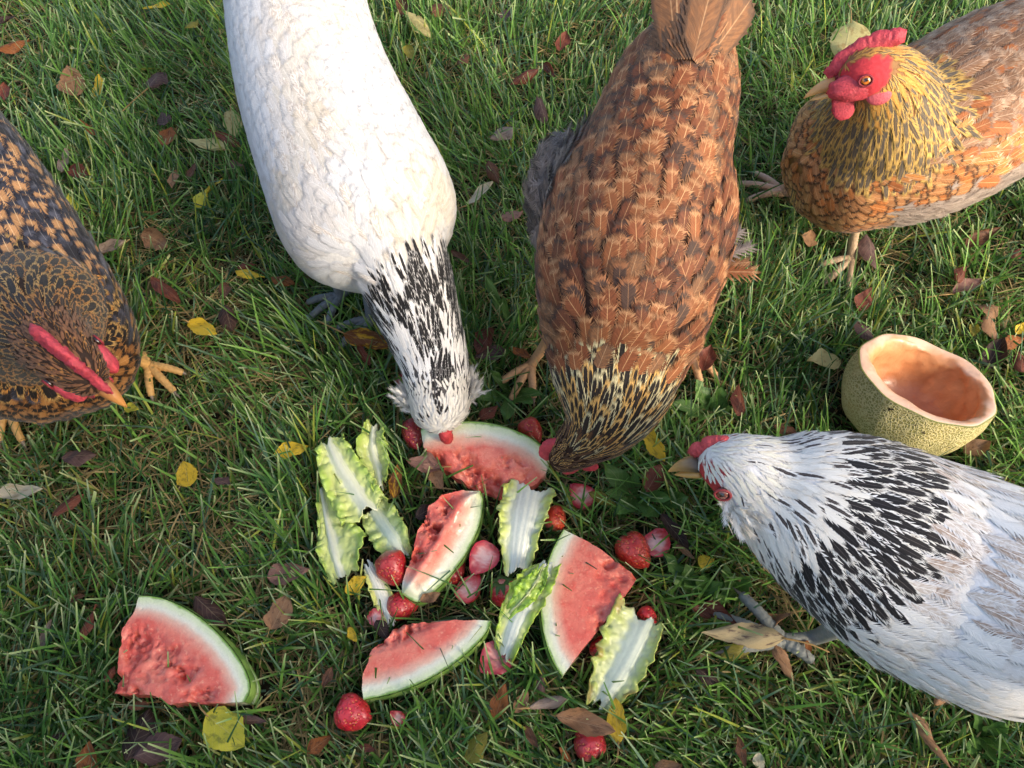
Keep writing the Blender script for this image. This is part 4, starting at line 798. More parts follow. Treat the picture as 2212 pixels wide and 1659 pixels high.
# hollow cantaloupe shell
def cantaloupe():
    c = np.array(P(1960, 872, .072)); Rr = .097; nt, rg = 96, np.random.RandomState(5); th = np.linspace(0, 2*math.pi, nt, endpoint=False)
    tilt = Matrix.Rotation(math.radians(-17), 3, 'X') @ Matrix.Rotation(math.radians(9), 3, 'Y'); Mx = np.array(tilt)
    prof_o = [(0, -.056), (.03, -.056), (.055, -.05), (.078, -.034), (.092, -.01), (.0985, .018), (.0975, .042), (.0965, .054)]
    po = catmull([(a, b, 0) for a, b in prof_o], 22)
    wav = np.array([mnoise.noise((math.cos(a)*1.3, math.sin(a)*1.3, 2.2)) for a in th]); V = np.zeros((nt, 22, 3))
    for i, a in enumerate(th):
        for j in range(22): r = po[j, 0]*(1+.012*math.cos(a*10)*min(1, j/6)); V[i, j] = (r*math.cos(a)*1.06, r*math.sin(a)*.97, po[j, 1]+.006*wav[i]*max(0, j-14)/7)
    root = empty('cantaloupe_shell', c-np.array([0, 0, .055]), 'hollowed orange cantaloupe shell standing open above the black caped white hen', 'melon')
    W = V.reshape(-1, 3)@Mx.T*.93+c; under(mesh_np('rind', W, [grid_faces(nt, 22, True)], MAT['netrind']), root)
    pin = [(.0965, .0545), (.092, .0555), (.083, .052), (.079, .044), (.078, .03), (.074, .006), (.062, -.018), (.04, -.032), (.018, -.037), (0, -.038)]
    pi = catmull([(a, b, 0) for a, b in pin], 34); U = np.zeros((nt, 34, 3)); C = np.zeros((nt, 34, 3))
    for i, a in enumerate(th):
        thick = 1-.10*max(0, mnoise.noise((math.cos(a)*2.1, math.sin(a)*2.1, 9.1)))-.12*max(0, math.cos(a-math.radians(200)))**2
        for j in range(34):
            k = j/33; f = sstep(.05, .2, k); r = pi[j, 0]*(1+f*(thick-1))*(1+.012*math.cos(a*10)*(1-f)); n1 = mnoise.fractal((math.cos(a)*r*42, math.sin(a)*r*42, pi[j, 1]*42), .8, 2, 3)
            r = r*(1+.05*n1*float(f)); U[i, j] = (r*math.cos(a)*1.06, r*math.sin(a)*.97, pi[j, 1]+.006*wav[i]*(1-k)+.003*n1*float(f))
            cc = mixc(np.array(lin(226, 186, 158)), np.array(lin(214, 152, 104)), np.array(sstep(.10, .30, k+.1*n1))); cc = mixc(cc, np.array(lin(184, 114, 70)), np.array(sstep(.35, .8, k+.2*n1)))
            if k < .035: cc = np.array(lin(120, 130, 60))
            d = math.hypot(r*math.cos(a)+.016, r*math.sin(a)-.026)
            if k > .4: cc = mixc(cc, np.array(lin(52, 32, 24)), np.array(1-sstep(.010, .026, d+.012*n1)))
            C[i, j] = cc
    put('pulp', U.reshape(-1, 3)@Mx.T*.93+c, [grid_faces(nt, 34, True)], MAT['pulp'], root, C.reshape(-1, 3))
    foot(disc(c, .085, 20), .015)
cantaloupe()

# ------------------------------------------------------------------ leaves
def leaf_geo(L, W, seed, curl=.3, bend=.3, twist=0.0, serr=.05, lobes=0, nv=17, nu=9, flat=False, blunt=.8):
    """local leaf: y along 0..L, x across, z up; returns V, F, luv"""
    rg = np.random.RandomState(seed); V = []; Q = []; ph = rg.rand(6)*6
    for i in range(nv):
        v = i/(nv-1); w = W*.5*(math.sin(math.pi*min(1, v**blunt*.985+.015))**.85)
        if lobes: w *= (.55+.45*abs(math.sin(v*math.pi*lobes+.4))) if v < .8 else 1
        for j in range(nu):
            u = -1+2*j/(nu-1); ww = w*(1+serr*math.sin(i*2.9+ph[0]+(u > 0)*1.7)*abs(u)+.10*math.sin(v*5+ph[1]+u)*abs(u)+(.30*mnoise.noise((v*3.1+ph[5], (u > 0)*5.0+ph[0], 1.0))*abs(u) if not lobes else 0))
            x = u*ww; y = v*L
            k = curl*(1+.5*math.sin(v*3+ph[2])); a = u*k*1.6
            xx = ww*math.sin(a)/max(abs(k*1.6), .05) if abs(k) > .04 else x; zz = (ww*(1-math.cos(a))/max(k*1.6, .05)) if k > .04 else 0
            zz += .05*L*math.sin(v*6+ph[3]+u*2)*.5+.03*L*math.sin(v*13+ph[4]+u*3)*.5
            b = bend*v*1.2; yy = L*math.sin(b)/max(bend*1.2, .05) if abs(bend) > .04 else y; zb = L*(1-math.cos(b))/max(bend*1.2, .05) if abs(bend) > .04 else 0
            zz2 = zz*math.cos(b)+zb; yy -= zz*math.sin(b)
            t = twist*(v-.5); V.append((xx*math.cos(t)+zz2*math.sin(t), yy, zz2*math.cos(t)-xx*math.sin(t))); Q.append((u, v, seed*.173 % 1))
    return np.array(V), [grid_faces(nv, nu)], np.array(Q)
LC = dict(brown=((110, 70, 46), (70, 44, 32)), dark=((62, 40, 34), (40, 26, 24)), tan=((156, 116, 82), (110, 78, 56)), yellow=((214, 180, 44), (150, 130, 40)), pale=((206, 192, 128), (170, 140, 84)), red=((120, 62, 44), (82, 40, 32)),
          orange=((158, 92, 40), (104, 60, 30)), purple=((98, 72, 68), (68, 48, 46)), pink=((150, 110, 96), (110, 76, 66)), mottled=((110, 62, 24), (206, 160, 30)), lemon=((206, 196, 60), (140, 140, 50)), cream=((204, 192, 164), (180, 160, 124)), olive=((150, 140, 50), (110, 100, 40)), grey=((150, 130, 116), (116, 96, 84)), spotted=((186, 166, 126), (84, 62, 62)))
def fallen(px, py, ln, ang, ck, label, wr=.5, curl=.45, bend=.3, stem=0, z=.046, tilt=0.0, twist=0.0, roll=None):
    z += .010
    seed = int(px*7+py*3) % 9973; rg = np.random.RandomState(seed); mpp = M_PER_PX(px, py, z); L = ln*mpp*1.18; W = L*wr; a = math.radians(ang)
    c = np.array(P(px, py, z)); d = np.array(P(px+20*math.cos(a), py-20*math.sin(a), z))-c; d /= np.linalg.norm(d)
    V, F, luv = leaf_geo(L, W, seed, curl, bend, twist); n = len(V); V = V-V.mean(0)
    if rg.rand() < .45: V[:, 2] *= -1
    rl = rg.uniform(-.45, .45) if roll is None else roll; ti = tilt+rg.uniform(-.12, .12)
    X = np.array([d[1], -d[0], 0]); Z = np.array([0, 0, 1.0]); Y = d*math.cos(ti)+Z*math.sin(ti); Zt = np.cross(X, Y); X2 = X*math.cos(rl)+Zt*math.sin(rl); Z2 = np.cross(X2, Y)
    Wd = c+V[:, :1]*X2+V[:, 1:2]*Y+V[:, 2:]*Z2; lo = Wd[:, 2].min(); Wd[:, 2] += max(0, .016-lo)
    wob = rg.uniform(.75, 1.2); c1, c2 = [np.array(lin(*q))*wob for q in LC[ck]]
    o = mesh_np('fallen_leaf', Wd-c, F, MAT['leaf'], None, dict(col=('FLOAT_COLOR', rgba(c1, n)), col2=('FLOAT_COLOR', rgba(c2, n)), luv=('FLOAT_VECTOR', luv))); o.location = c
    tag(o, label, 'leaf', 'fallen leaves on the lawn')
    if stem:
        b = Wd[4]-c; e = -Y*stem*mpp; s2 = X2*stem*mpp*.25*(1 if rg.rand() < .5 else -1); pts = catmull([b+Y*L*.04, b+e*.5+s2*.4+np.array([0, 0, .003]), b+e+s2], 12); Vs, Fs = tube(pts, np.linspace(.0013, .0009, 12), 6)
        m = len(Vs); mesh_np('stem', Vs, Fs, MAT['leaf'], o, dict(col=('FLOAT_COLOR', rgba(np.array(lin(176, 140, 84)), m)), col2=('FLOAT_COLOR', rgba(np.array(lin(140, 100, 60)), m)), luv=('FLOAT_VECTOR', np.tile([.5, .5, .1], (m, 1)))))
    hw = W*.36; poly = [c-d*L*.42+X*hw*.6, c+d*L*.42+X*hw*.4, c+d*L*.42-X*hw*.4, c-d*L*.42-X*hw*.6]; foot(poly, .026, .9)
A = fallen
# upper left lawn
A(338, 14, 48, 200, 'yellow', 'bright yellow leaf at the top edge left of the white hen', .6); A(414, 52, 46, 60, 'olive', 'olive yellow leaf just below the yellow one at the top edge', .6); A(26, 99, 62, 20, 'orange', 'folded orange brown leaf at the upper left edge', .6, .7)
A(10, 196, 40, 80, 'red', 'small red brown leaf at the left edge, upper part', .6); A(154, 174, 66, 100, 'tan', 'broad tan leaf in the grass of the upper left', .75, .2); A(212, 186, 52, 75, 'yellow', 'narrow upright yellow leaf in the upper left grass', .42)
A(338, 172, 62, 60, 'purple', 'dark purple brown leaf with long stem hanging down', .62, .5, stem=85); A(352, 256, 46, 100, 'purple', 'dull purple leaf above the orange one left of the white hen', .6); A(362, 296, 56, 260, 'orange', 'glossy orange brown leaf with rounded end left of the white hen', .66, .3)
A(503, 268, 62, 280, 'pale', 'pale yellow leaf with hooked stem against the white hen flank', .55, .2, stem=18); A(440, 310, 84, 170, 'pale', 'spotted pale tan leaf lying flat left of the white hen', .5, .3, stem=30); A(484, 298, 66, 160, 'red', 'slender red brown leaf behind the spotted pale one', .35)
A(190, 276, 50, 150, 'orange', 'thin orange brown leaf on a curved stem in the upper left', .34, .3, stem=70); A(138, 346, 52, 70, 'grey', 'greyish tan leaf above the dark hen at left', .5); A(170, 371, 52, 340, 'red', 'dark red leaf above the dark hen at left', .6); A(508, 355, 40, 340, 'pink', 'small pinkish leaf near the white hen left flank', .4)
A(414, 370, 36, 60, 'brown', 'small brown leaf between grass tufts left of the white hen', .5); A(376, 386, 42, 70, 'tan', 'dim tan leaf sunk in the grass left of the white hen', .6); A(462, 402, 42, 35, 'yellow', 'yellow leaf pointing up beside a paler one', .45); A(436, 426, 52, 60, 'lemon', 'curled lemon coloured leaf below the small yellow one', .45, .7)
A(155, 446, 58, 95, 'lemon', 'withered yellow green leaf touching the dark hen back', .42, .7); A(334, 518, 72, 330, 'tan', 'large curled tan leaf with orange tip right of the dark hen', .68, .6); A(240, 531, 52, 20, 'grey', 'pale grey brown leaf beside the dark hen shoulder', .5); A(358, 626, 78, 325, 'red', 'long curved red brown leaf right of the dark hen', .38, .6)
A(437, 708, 68, 335, 'yellow', 'yellow leaf with pointed tip in the grass right of the dark hen', .5, .3, stem=14); A(486, 627, 46, 280, 'brown', 'brown leaf with yellow edge above a dark one', .55); A(493, 688, 56, 285, 'dark', 'dark brown leaf below the yellow edged one', .65, .5); A(540, 592, 54, 355, 'yellow', 'golden yellow leaf near the white hen breast', .45); A(612, 606, 46, 350, 'orange', 'rust and yellow leaf beside the white hen breast', .6)
A(14, 42, 34, 20, 'dark', 'dark leaf fragment in the top left corner', .6); A(284, 882, 34, 350, 'lemon', 'yellow leaf tip next to the dark hen beak', .6); A(533, 574, 34, 10, 'red', 'tiny red brown leaf above the golden yellow leaf', .4)
# between the white and the rust hen
A(905, 52, 76, 320, 'pale', 'wavy pale yellow leaf right of the white hen tail', .42, .6); A(884, 112, 46, 300, 'olive', 'olive leaf below the wavy pale one', .5); A(868, 10, 44, 90, 'brown', 'brown leaf at the top edge right of the white hen', .6); A(950, 18, 54, 40, 'brown', 'broad brown leaf at the top edge between the hens', .6); A(1091, 34, 46, 280, 'purple', 'dusky purple leaf near the top edge between the hens', .6)
A(1000, 126, 56, 75, 'brown', 'brown leaf standing in grass between white and rust hens', .5); A(1186, 152, 66, 300, 'red', 'arched red brown leaf left of the rust hen tail, right half', .45, .8); A(1132, 166, 60, 200, 'red', 'arched red brown leaf left of the rust hen tail, left half', .5, .7); A(1216, 88, 44, 65, 'red', 'upright red leaf beside the rust hen tail', .6)
A(1170, 238, 62, 290, 'purple', 'mauve brown leaf left of the rust hen saddle', .5, .4); A(1084, 288, 48, 200, 'grey', 'dry round beige leaf midway between the hens', .85, .5); A(1066, 372, 56, 300, 'brown', 'curled brown leaf midway between the hens, below the beige one', .5, .7); A(1036, 418, 66, 30, 'cream', 'slender cream leaf beside the white hen right flank', .4, stem=20)
A(1106, 464, 48, 25, 'pink', 'pinkish brown leaf beside the rust hen left wing', .6); A(996, 556, 54, 320, 'brown', 'brown leaf beside the white hen neck base', .35); A(1045, 736, 66, 250, 'red', 'brown leaf between the white hen neck and the scaly foot', .7, .4); A(1058, 764, 60, 200, 'purple', 'dark leaf under the brown one beside the white hen neck', .6)
A(800, 735, 100, 350, 'mottled', 'large brown leaf spotted yellow beside the white hen neck', .42, .4, stem=60); A(786, 768, 52, 300, 'red', 'curled dark red leaf below the yellow spotted one', .5, .7); A(1122, 762, 44, 160, 'orange', 'brown leaf beneath the rust hen foot', .5); A(1055, 890, 46, 40, 'red', 'brown curled leaf above the top melon slice', .6, .6, stem=40)
# left and lower-left lawn
A(170, 986, 58, 10, 'purple', 'purple brown leaf below the dark hen breast', .6); A(402, 1023, 50, 100, 'yellow', 'round yellow leaf with a white spot in the left grass', .8, .2); A(482, 1040, 38, 330, 'purple', 'small purple leaf right of the round yellow one', .6); A(630, 972, 66, 15, 'yellow', 'bright yellow leaf with dark blotches left of the lettuce', .45, .3); A(42, 1062, 92, 5, 'cream', 'long cream coloured dry leaf at the left edge', .36, .5)
A(148, 1090, 62, 40, 'red', 'dark reddish leaf below the long cream one', .42); A(622, 1238, 84, 10, 'pink', 'large pinkish brown leaf left of the lettuce', .5, .4); A(604, 1322, 66, 60, 'tan', 'flat tan leaf between the lone slice and the lettuce', .75, .2); A(190, 1344, 66, 70, 'red', 'rusty leaf with pale edge left of the lone slice', .4, .8); A(98, 1372, 58, 60, 'grey', 'twisted beige leaf at the lower left, farthest left', .45, .8)
A(456, 1322, 84, 320, 'dark', 'wet dark brown leaf behind the lone slice rind', .5, .5); A(166, 1292, 36, 10, 'brown', 'small brown leaf above the rusty leaf left of the lone slice', .5); A(487, 1578, 100, 322, 'lemon', 'large bright yellow leaf below the lone watermelon slice', .68, .12, .1, stem=34, z=.056); A(690, 1607, 54, 35, 'orange', 'orange brown leaf left of the lower left strawberry', .5, .4); A(300, 1585, 90, 70, 'dark', 'crumpled dark leaf below the lone slice, left part', .7, .6)
A(342, 1616, 84, 20, 'purple', 'crumpled wet purple brown leaf below the lone slice, right part', .75, .5); A(546, 1556, 50, 350, 'purple', 'purple leaf behind the large yellow leaf', .38); A(190, 1640, 66, 75, 'orange', 'orange brown leaf at the bottom edge far left', .62, .3); A(128, 1592, 40, 10, 'dark', 'dim brown leaf at lower left above the orange one', .45); A(794, 1616, 32, 350, 'red', 'tiny red brown leaf below the strawberry scrap', .5)
A(1030, 1614, 64, 60, 'olive', 'spotted yellow green leaf near the bottom edge', .62, .2); A(1080, 1516, 66, 70, 'orange', 'brown leaf below the juicy halved strawberry', .5, .4); A(1127, 1516, 44, 60, 'tan', 'small tan leaf right of the brown one below the pile', .55); A(1186, 1518, 84, 15, 'grey', 'rolled grey brown leaf below the smooth wedge', .34, .8, stem=30); A(1266, 1562, 110, 345, 'tan', 'large torn tan leaf covering the bottom strawberry', .5, .5, .3, z=.058)
A(1332, 1556, 78, 95, 'yellow', 'yellow leaf below the ruffled lettuce tip', .5, .2, stem=34); A(1148, 1592, 44, 300, 'brown', 'small brown leaf left of the bottom strawberry', .4); A(1220, 1630, 34, 130, 'orange', 'thin orange leaf scrap at the bottom left of the bottom strawberry', .4); A(1170, 1478, 36, 85, 'purple', 'dim brown leaf just under the smooth wedge tip', .6); A(769, 1262, 48, 40, 'yellow', 'yellow leaf beside the small lettuce scrap', .6)
A(761, 1371, 32, 300, 'yellow', 'small yellow leaf above the bitten slice', .6); A(708, 1462, 38, 60, 'brown', 'brown leaf left of the bitten slice', .6); A(826, 1362, 44, 300, 'dark', 'dark leaf in the bite of the bottom slice', .6); A(300, 1524, 36, 10, 'brown', 'brown leaf tucked under the lone slice', .5); A(238, 1456, 30, 60, 'red', 'red brown leaf peeping out left of the lone slice', .6)
# in and around the pile
A(855, 1040, 66, 85, 'mottled', 'upright orange and brown leaf beside the curled lettuce', .42, .5); A(916, 1002, 66, 170, 'pink', 'dusty pink leaf left of the top melon slice', .62, .4, stem=20); A(946, 1036, 50, 300, 'tan', 'tan leaf with dark stem below the top melon slice', .6, .3, stem=50); A(920, 1104, 44, 30, 'dark', 'dark leaf left of the narrow melon piece top', .6); A(1300, 1078, 56, 330, 'olive', 'yellow brown leaf on the cut strawberry', .45, .5)
A(1412, 958, 88, 298, 'yellow', 'long yellow leaf with dark tip spots above the yellow beak', .40, .25, z=.054); A(1414, 1032, 62, 60, 'red', 'red brown square leaf below the long yellow one', .72, .4); A(1458, 1148, 88, 300, 'dark', 'dark glossy leaf right of the two strawberries', .42, .6, z=.055); A(1480, 1192, 42, 320, 'tan', 'thin tan leaf scrap at the dark glossy leaf foot', .32); A(1526, 1213, 34, 20, 'yellow', 'tiny golden leaf in front of the caped hen breast', .85, .4)
A(930, 1290, 40, 20, 'tan', 'tan leaf under the narrow melon piece end', .6); A(1512, 1320, 46, 150, 'red', 'red brown leaf left of the caped hen foot', .42, .7); A(1556, 1326, 72, 325, 'red', 'maroon leaf on the caped hen toe', .48, .6); A(1530, 1462, 52, 330, 'dark', 'dark brown leaf below the curled spotted leaf', .6); A(1672, 1342, 72, 20, 'tan', 'tan curled leaf behind the caped hen toes', .45, .8); A(1694, 1432, 70, 300, 'tan', 'curled tan leaf below the caped hen foot', .42, .8)
A(1745, 1402, 34, 260, 'orange', 'small brown leaf under the caped hen breast', .5); A(1604, 1372, 150, 176, 'spotted', 'long rolled leaf with purple brown spots lying over the caped hen foot', .34, .95, .12, stem=90, z=.072, roll=.2); A(1590, 1408, 60, 200, 'olive', 'yellow leaf beneath the long rolled leaf', .5)
# right side and lower right
A(2008, 1596, 112, 315, 'tan', 'long twisted tan leaf below the caped hen body', .3, .8, twist=2.5); A(2036, 1512, 42, 20, 'tan', 'tan leaf at the edge of the caped hen flank', .5); A(1602, 1624, 54, 280, 'brown', 'brown leaf near the bottom edge right of centre', .35); A(1444, 1655, 50, 5, 'tan', 'tan leaf cut by the bottom edge right of centre', .5); A(1640, 1646, 34, 270, 'cream', 'pale oval leaf at the bottom edge', .7)
A(2124, 512, 76, 25, 'brown', 'rolled brown leaf in sunny grass near the right edge', .5, .9); A(2078, 590, 54, 50, 'red', 'arched dark red leaf right of centre in the sunny grass', .5, .9); A(2090, 618, 66, 20, 'pink', 'pink brown leaf with pale curved stem near the right edge', .5, .4, stem=60); A(1870, 645, 58, 60, 'red', 'red brown upright leaf below the golden hen', .55, .3); A(2140, 668, 50, 20, 'tan', 'tan leaf with notched edge near the right edge', .8, .4)
A(2140, 708, 52, 300, 'tan', 'folded tan leaf pair below the notched tan leaf', .6, .6); A(1778, 778, 72, 190, 'pale', 'pale yellow folded leaf left of the cantaloupe', .62, .5); A(2150, 762, 72, 60, 'dark', 'pointed dark brown leaf right of the cantaloupe', .6, .5); A(2190, 738, 56, 20, 'orange', 'light brown leaf at the right edge above the dark pointed one', .5); A(2204, 780, 60, 80, 'red', 'red brown leaf cut by the right edge beside the cantaloupe', .5)
A(2112, 966, 54, 20, 'tan', 'tan leaf below right of the cantaloupe', .6, .4); A(2104, 712, 34, 260, 'olive', 'green yellow leaf above the cantaloupe', .6); A(1868, 716, 50, 320, 'purple', 'dim brown leaf above left of the cantaloupe', .6); A(1750, 514, 36, 90, 'tan', 'tiny tan leaf left of the golden hen leg', .8); A(1880, 545, 70, 300, 'purple', 'shaded brown leaf right of the golden hen leg', .65); A(2196, 548, 40, 50, 'red', 'red brown leaf tip at the right edge', .5)
A(1596, 862, 76, 80, 'red', 'upright red brown leaf below the rust hen tail side', .38, .5); A(1700, 930, 50, 330, 'brown', 'brown leaf behind the caped hen head', .5); A(1528, 772, 54, 70, 'red', 'red leaf beneath the rust hen right breast', .6); A(1830, 88, 96, 255, 'pale', 'large pale yellow and grey leaf behind the golden hen comb', .7, .4, z=.06, stem=70); A(1430, 12, 40, 300, 'brown', 'dark brown leaf at the top edge left of the rust hen tail', .6); A(2205, 708, 30, 60, 'yellow', 'golden leaf scrap at the right edge', .6)
A(1948, 752, 26, 350, 'pale', 'cream leaf scrap on the far cantaloupe rim side', .6)

# ------------------------------------------------------------------ broad-leaved weeds, each plant with its leaves
def weed(label, base, leaves, kind='dandelion'):
    c = P(base[0], base[1], .012); root = empty('weed_plant', c, label, 'weed', 'broad leaved weeds in the lawn')
    for k, (tx, ty, wpx, lob) in enumerate(leaves):
        b = np.array(P(base[0], base[1], .02)); t = np.array(P(tx, ty, .062)); d = t-b; L = np.linalg.norm(d)*1.03; d /= np.linalg.norm(d)
        V, F, luv = leaf_geo(L, wpx*M_PER_PX(tx, ty), int(tx+ty), .18, .35, .2, .05, lob, nv=19, blunt=1.15); X = np.cross(d, (0, 0, 1.0)); X /= np.linalg.norm(X); Z = np.cross(X, d)
        V[:, 2] -= V[:, 2].max()*(V[:, 1]/V[:, 1].max())**2*.9; W = b+V[:, :1]*X+V[:, 1:2]*d+V[:, 2:]*Z; W[:, 2] = np.clip(W[:, 2], .014, .075); n = len(W); g = np.random.RandomState(k+int(tx)).uniform(.8, 1.25)
        under(mesh_np('leaf', W, F, MAT['green'], None, dict(col=('FLOAT_COLOR', rgba(np.array(lin(84, 122, 56))*g, n)), col2=('FLOAT_COLOR', rgba(np.array(lin(112, 142, 66))*g, n)), luv=('FLOAT_VECTOR', luv))), root)
        m = (b+t)/2; foot([b+X*.006, t*.9+b*.1+X*wpx*M_PER_PX(tx, ty)*.3, t*.9+b*.1-X*wpx*M_PER_PX(tx, ty)*.3, b-X*.006], .03, .85)
weed('green rosette weed between the rust brown head and the yellow beak', (1375, 1075), [(1300, 1000, 44, 0), (1310, 1065, 40, 0), (1370, 1005, 20, 0), (1430, 1040, 30, 0), (1450, 1075, 30, 0), (1335, 1110, 40, 0), (1400, 1110, 26, 0)])
weed('plantain weed with oval leaves under the yellow beak', (1425, 1095), [(1485, 1070, 40, 0), (1465, 1055, 30, 0), (1390, 1118, 30, 0)])
weed('lobed dandelion right of the two strawberries', (1505, 1290), [(1432, 1195, 46, 3), (1478, 1218, 40, 3), (1520, 1240, 36, 3), (1560, 1255, 34, 3)])
weed('dandelion with toothed leaves below the rust hen breast', (1540, 900), [(1455, 870, 46, 4), (1500, 820, 44, 4), (1560, 835, 40, 4), (1580, 880, 36, 4)])
weed('broad grass weed with long pointed blade between the front hens', (1098, 700), [(1045, 590, 22, 0), (1085, 640, 16, 0)])
weed('low leafy weed above the top melon slice', (1100, 850), [(1030, 862, 36, 0), (1060, 800, 22, 0), (1150, 870, 34, 0), (1095, 905, 30, 0), (1130, 830, 30, 0), (1170, 850, 30, 0)])
weed('dandelion at the lower right corner below the white tail', (2120, 1590), [(2100, 1520, 40, 3), (2170, 1560, 44, 3), (2180, 1620, 40, 3), (2090, 1625, 34, 3), (2150, 1650, 36, 3)])
weed('small round leaved weed below the dark hen toes', (700, 770), [(672, 750, 30, 0), (720, 745, 26, 0), (690, 800, 26, 0)])
weed('dandelion leaves in front of the caped hen breast', (1590, 1280), [(1560, 1220, 36, 3), (1620, 1250, 34, 3), (1545, 1300, 32, 3)])

# ------------------------------------------------------------------ ground and lawn
def ground():
    n = 161; xs = np.linspace(-1, 1, n); xs = np.sign(xs)*np.abs(xs)**3*45; X, Y = np.meshgrid(xs, xs+.6, indexing='ij'); V = np.stack([X.ravel(), Y.ravel(), 0*X.ravel()], 1); near = np.hypot(V[:, 0], V[:, 1]) < 4
    V[near, 2] = nz(V[near], 14, 1, 3)*.006
    g = mesh_np('ground', V, [grid_faces(n, n)], MAT['soil']); g['kind'] = 'structure'
ground()
def inpoly(x, y, poly):
    r = np.zeros(len(x), bool); j = len(poly)-1
    for i in range(len(poly)):
        xi, yi = poly[i]; xj, yj = poly[j]
        c = ((yi > y) != (yj > y)) & (x < (xj-xi)*(y-yi)/(yj-yi+1e-12)+xi); r ^= c; j = i
    return r
def lawn(N=105000, NT_=50000, seed=3):
    rg = np.random.RandomState(seed); K = 5
    def scatter(n):
        y = rg.uniform(-.35, 2.3, n); half = .72+.62*np.clip(y+.35, 0, 3)*.75; x = rg.uniform(-1, 1, n)*half; return x, y
    x, y = scatter(N)
    # tufts: pull blades together into clumps
    cx = np.round(x/.035)*.035+.014*np.sin(y*190+x*77); cy = np.round(y/.035)*.035+.014*np.cos(x*170+y*61); pull = rg.uniform(0, .55, N); x = x+(cx-x)*pull; y = y+(cy-y)*pull
    nh = np.array([mnoise.noise((a*5, b*5, 1.0)) for a, b in zip(x, y)]); nd = np.array([mnoise.noise((a*2.6+9, b*2.6, 4.0)) for a, b in zip(x, y)])
    h = np.clip(rg.normal(.082, .024, N)*(1+.35*nh), .02, .14); az = rg.uniform(0, 2*math.pi, N); lean = np.abs(rg.normal(.78, .34, N)); w = rg.uniform(.0009, .0018, N)
    pref = math.radians(120)+nd*2.2; mixm = rg.rand(N) < .5; az = np.where(mixm, pref+rg.normal(0, .5, N), az)
    thatch = np.zeros(N, bool)
    bare = np.array([mnoise.noise((a*3.3+2, b*3.3-5, 8.0))+.6*mnoise.noise((a*9, b*9, 3.0)) for a, b in zip(x, y)]); h *= np.where((bare < -.18) & (rg.rand(N) < .7), rg.uniform(.15, .6, N), 1.0); lean = np.where(bare < -.12, lean*1.25, lean)
    xt, yt = scatter(NT_); ht = rg.uniform(.03, .08, NT_); at = rg.uniform(0, 2*math.pi, NT_); lt = rg.uniform(1.1, 1.5, NT_); wt = rg.uniform(.0005, .0013, NT_)
    x = np.concatenate([x, xt]); y = np.concatenate([y, yt]); h = np.concatenate([h, ht]); az = np.concatenate([az, at]); lean = np.concatenate([lean, lt]); w = np.concatenate([w, wt]); thatch = np.concatenate([thatch, np.ones(NT_, bool)]); nd = np.concatenate([nd, np.zeros(NT_)]); nh = np.concatenate([nh, np.zeros(NT_)])
    M = len(x); tipx = x+np.cos(az)*h*np.sin(lean)*.9; tipy = y+np.sin(az)*h*np.sin(lean)*.9
    for poly, kh, st in FOOT:
        lo = poly.min(0)-.1; hi = poly.max(0)+.1; idx = np.where((x > lo[0]) & (x < hi[0]) & (y > lo[1]) & (y < hi[1]))[0]
        if not len(idx): continue
        c = poly.mean(0); big = c+(poly-c)*(1+.006/max(.01, np.abs(poly-c).max())); ins = inpoly(x[idx], y[idx], big); k = idx[ins & (rg.rand(len(idx)) < st)]; h[k] = np.minimum(h[k], kh*.9); lean[k] = np.maximum(lean[k], .9)
        t = inpoly(tipx[idx], tipy[idx], poly) & ~ins & (rg.rand(len(idx)) < (.985 if st == 1 else .7)); k = idx[t]; az[k] += math.pi+rg.normal(0, .6, len(k))
    t = np.linspace(0, 1, K); px = np.zeros((M, K)); py = np.zeros((M, K)); pz = np.zeros((M, K)); a0 = lean*.75; seg = h/(K-1)
    for k in range(1, K):
        a = np.minimum(a0+(lean*1.15-a0)*t[k]*1.25, 1.62); px[:, k] = px[:, k-1]+np.sin(a)*seg; pz[:, k] = pz[:, k-1]+np.cos(a)*seg
    z0 = np.where(thatch, rg.uniform(.002, .026, M), 0.0); pz = np.maximum(pz, 0)+z0[:, None]; pz[thatch] = np.minimum(pz[thatch], .034)
    X = x[:, None]+np.cos(az)[:, None]*px; Y = y[:, None]+np.sin(az)[:, None]*px; Z = pz
    sa = az+math.pi/2+rg.normal(0, .5, M); prof = np.array([.75, 1, 1, .85, .42]); sx = np.cos(sa)[:, None]*w[:, None]*prof; sy = np.sin(sa)[:, None]*w[:, None]*prof; tw = rg.normal(0, .5, M)[:, None]*w[:, None]*t
    V = np.zeros((M, K, 2, 3)); V[:, :, 0] = np.stack([X-sx, Y-sy, Z-tw], -1); V[:, :, 1] = np.stack([X+sx, Y+sy, Z+tw], -1)
    i = np.arange(M)[:, None]*K*2; j = np.arange(K-1)[None]*2; Q = np.stack([i+j, i+j+1, i+j+3, i+j+2], -1).reshape(-1, 4)
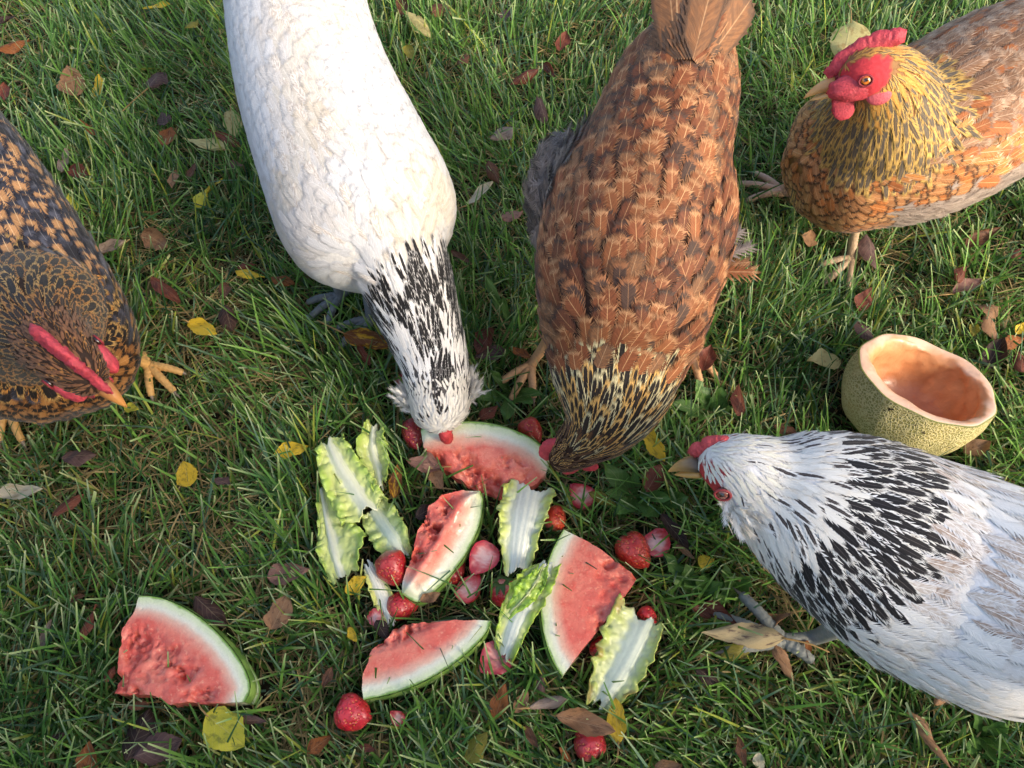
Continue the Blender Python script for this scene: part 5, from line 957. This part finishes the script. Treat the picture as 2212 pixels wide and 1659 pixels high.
    r = rg.rand(M); base = mixc(np.array(lin(62, 102, 52)), np.array(lin(116, 158, 66)), np.clip(r*.9+.35*nd, 0, 1)); blue = rg.rand(M) < .16; base[blue] = mixc(np.array(lin(66, 98, 74)), np.array(lin(98, 126, 96)), rg.rand(blue.sum()))
    yel = rg.rand(M) < .06; base[yel] = np.array(lin(150, 160, 66)); base = base*rg.uniform(.55, 1.45, M)[:, None]
    base[thatch] = mixc(np.array(lin(104, 88, 52)), np.array(lin(192, 168, 112)), rg.rand(NT_))*rg.uniform(.6, 1.1, NT_)[:, None]
    C = np.repeat(base[:, None, :], K, 1);  cutt = (rg.rand(M) < .6) & ~thatch; C[cutt, -1] = mixc(base[cutt], np.array(lin(206, 214, 160)), np.full(cutt.sum(), .65)); C = np.repeat(C[:, :, None, :], 2, 2)
    g = mesh_np('grass', V.reshape(-1, 3), [Q], MAT['grass'], None, dict(col=('FLOAT_COLOR', np.concatenate([C.reshape(-1, 3), np.ones((M*K*2, 1))], 1)))); g['kind'] = 'stuff'; g['label'] = 'mown green lawn grass with pale cut tips and dry thatch'; g['category'] = 'grass'
for an, hd, tl in LEGFEET:
    for da, q in ((-.55, .8), (0, 1), (.55, .85)):
        d = np.array([math.cos(hd+da), math.sin(hd+da), 0]); s_ = np.array([-d[1], d[0], 0])*.007; foot([an-s_-d*.008, an+d*tl*q-s_, an+d*tl*q+s_, an+s_-d*.008], .03)
lawn()
# unseen wall added to shade the scene: it keeps the low sun off the left half of the lawn
def added_shade_wall(D=3.2, edge=.26):
    d = np.array([math.cos(SUN_AZ), math.sin(SUN_AZ), 0]); n = np.array([-d[1], d[0], 0])*1.0
    V = []; a = d*D+n*edge; b = d*D-n*5.0
    for p in (a, b, b+d*.25, a+d*.25): V += [(p[0], p[1], 0), (p[0], p[1], 4.2)]
    o = mesh_np('added_shade_wall', np.array(V), [np.array([[0, 2, 3, 1], [2, 4, 5, 3], [4, 6, 7, 5], [6, 0, 1, 7], [1, 3, 5, 7]])], MAT['shade_wall_grey'], smooth=False); o['kind'] = 'structure'
added_shade_wall()
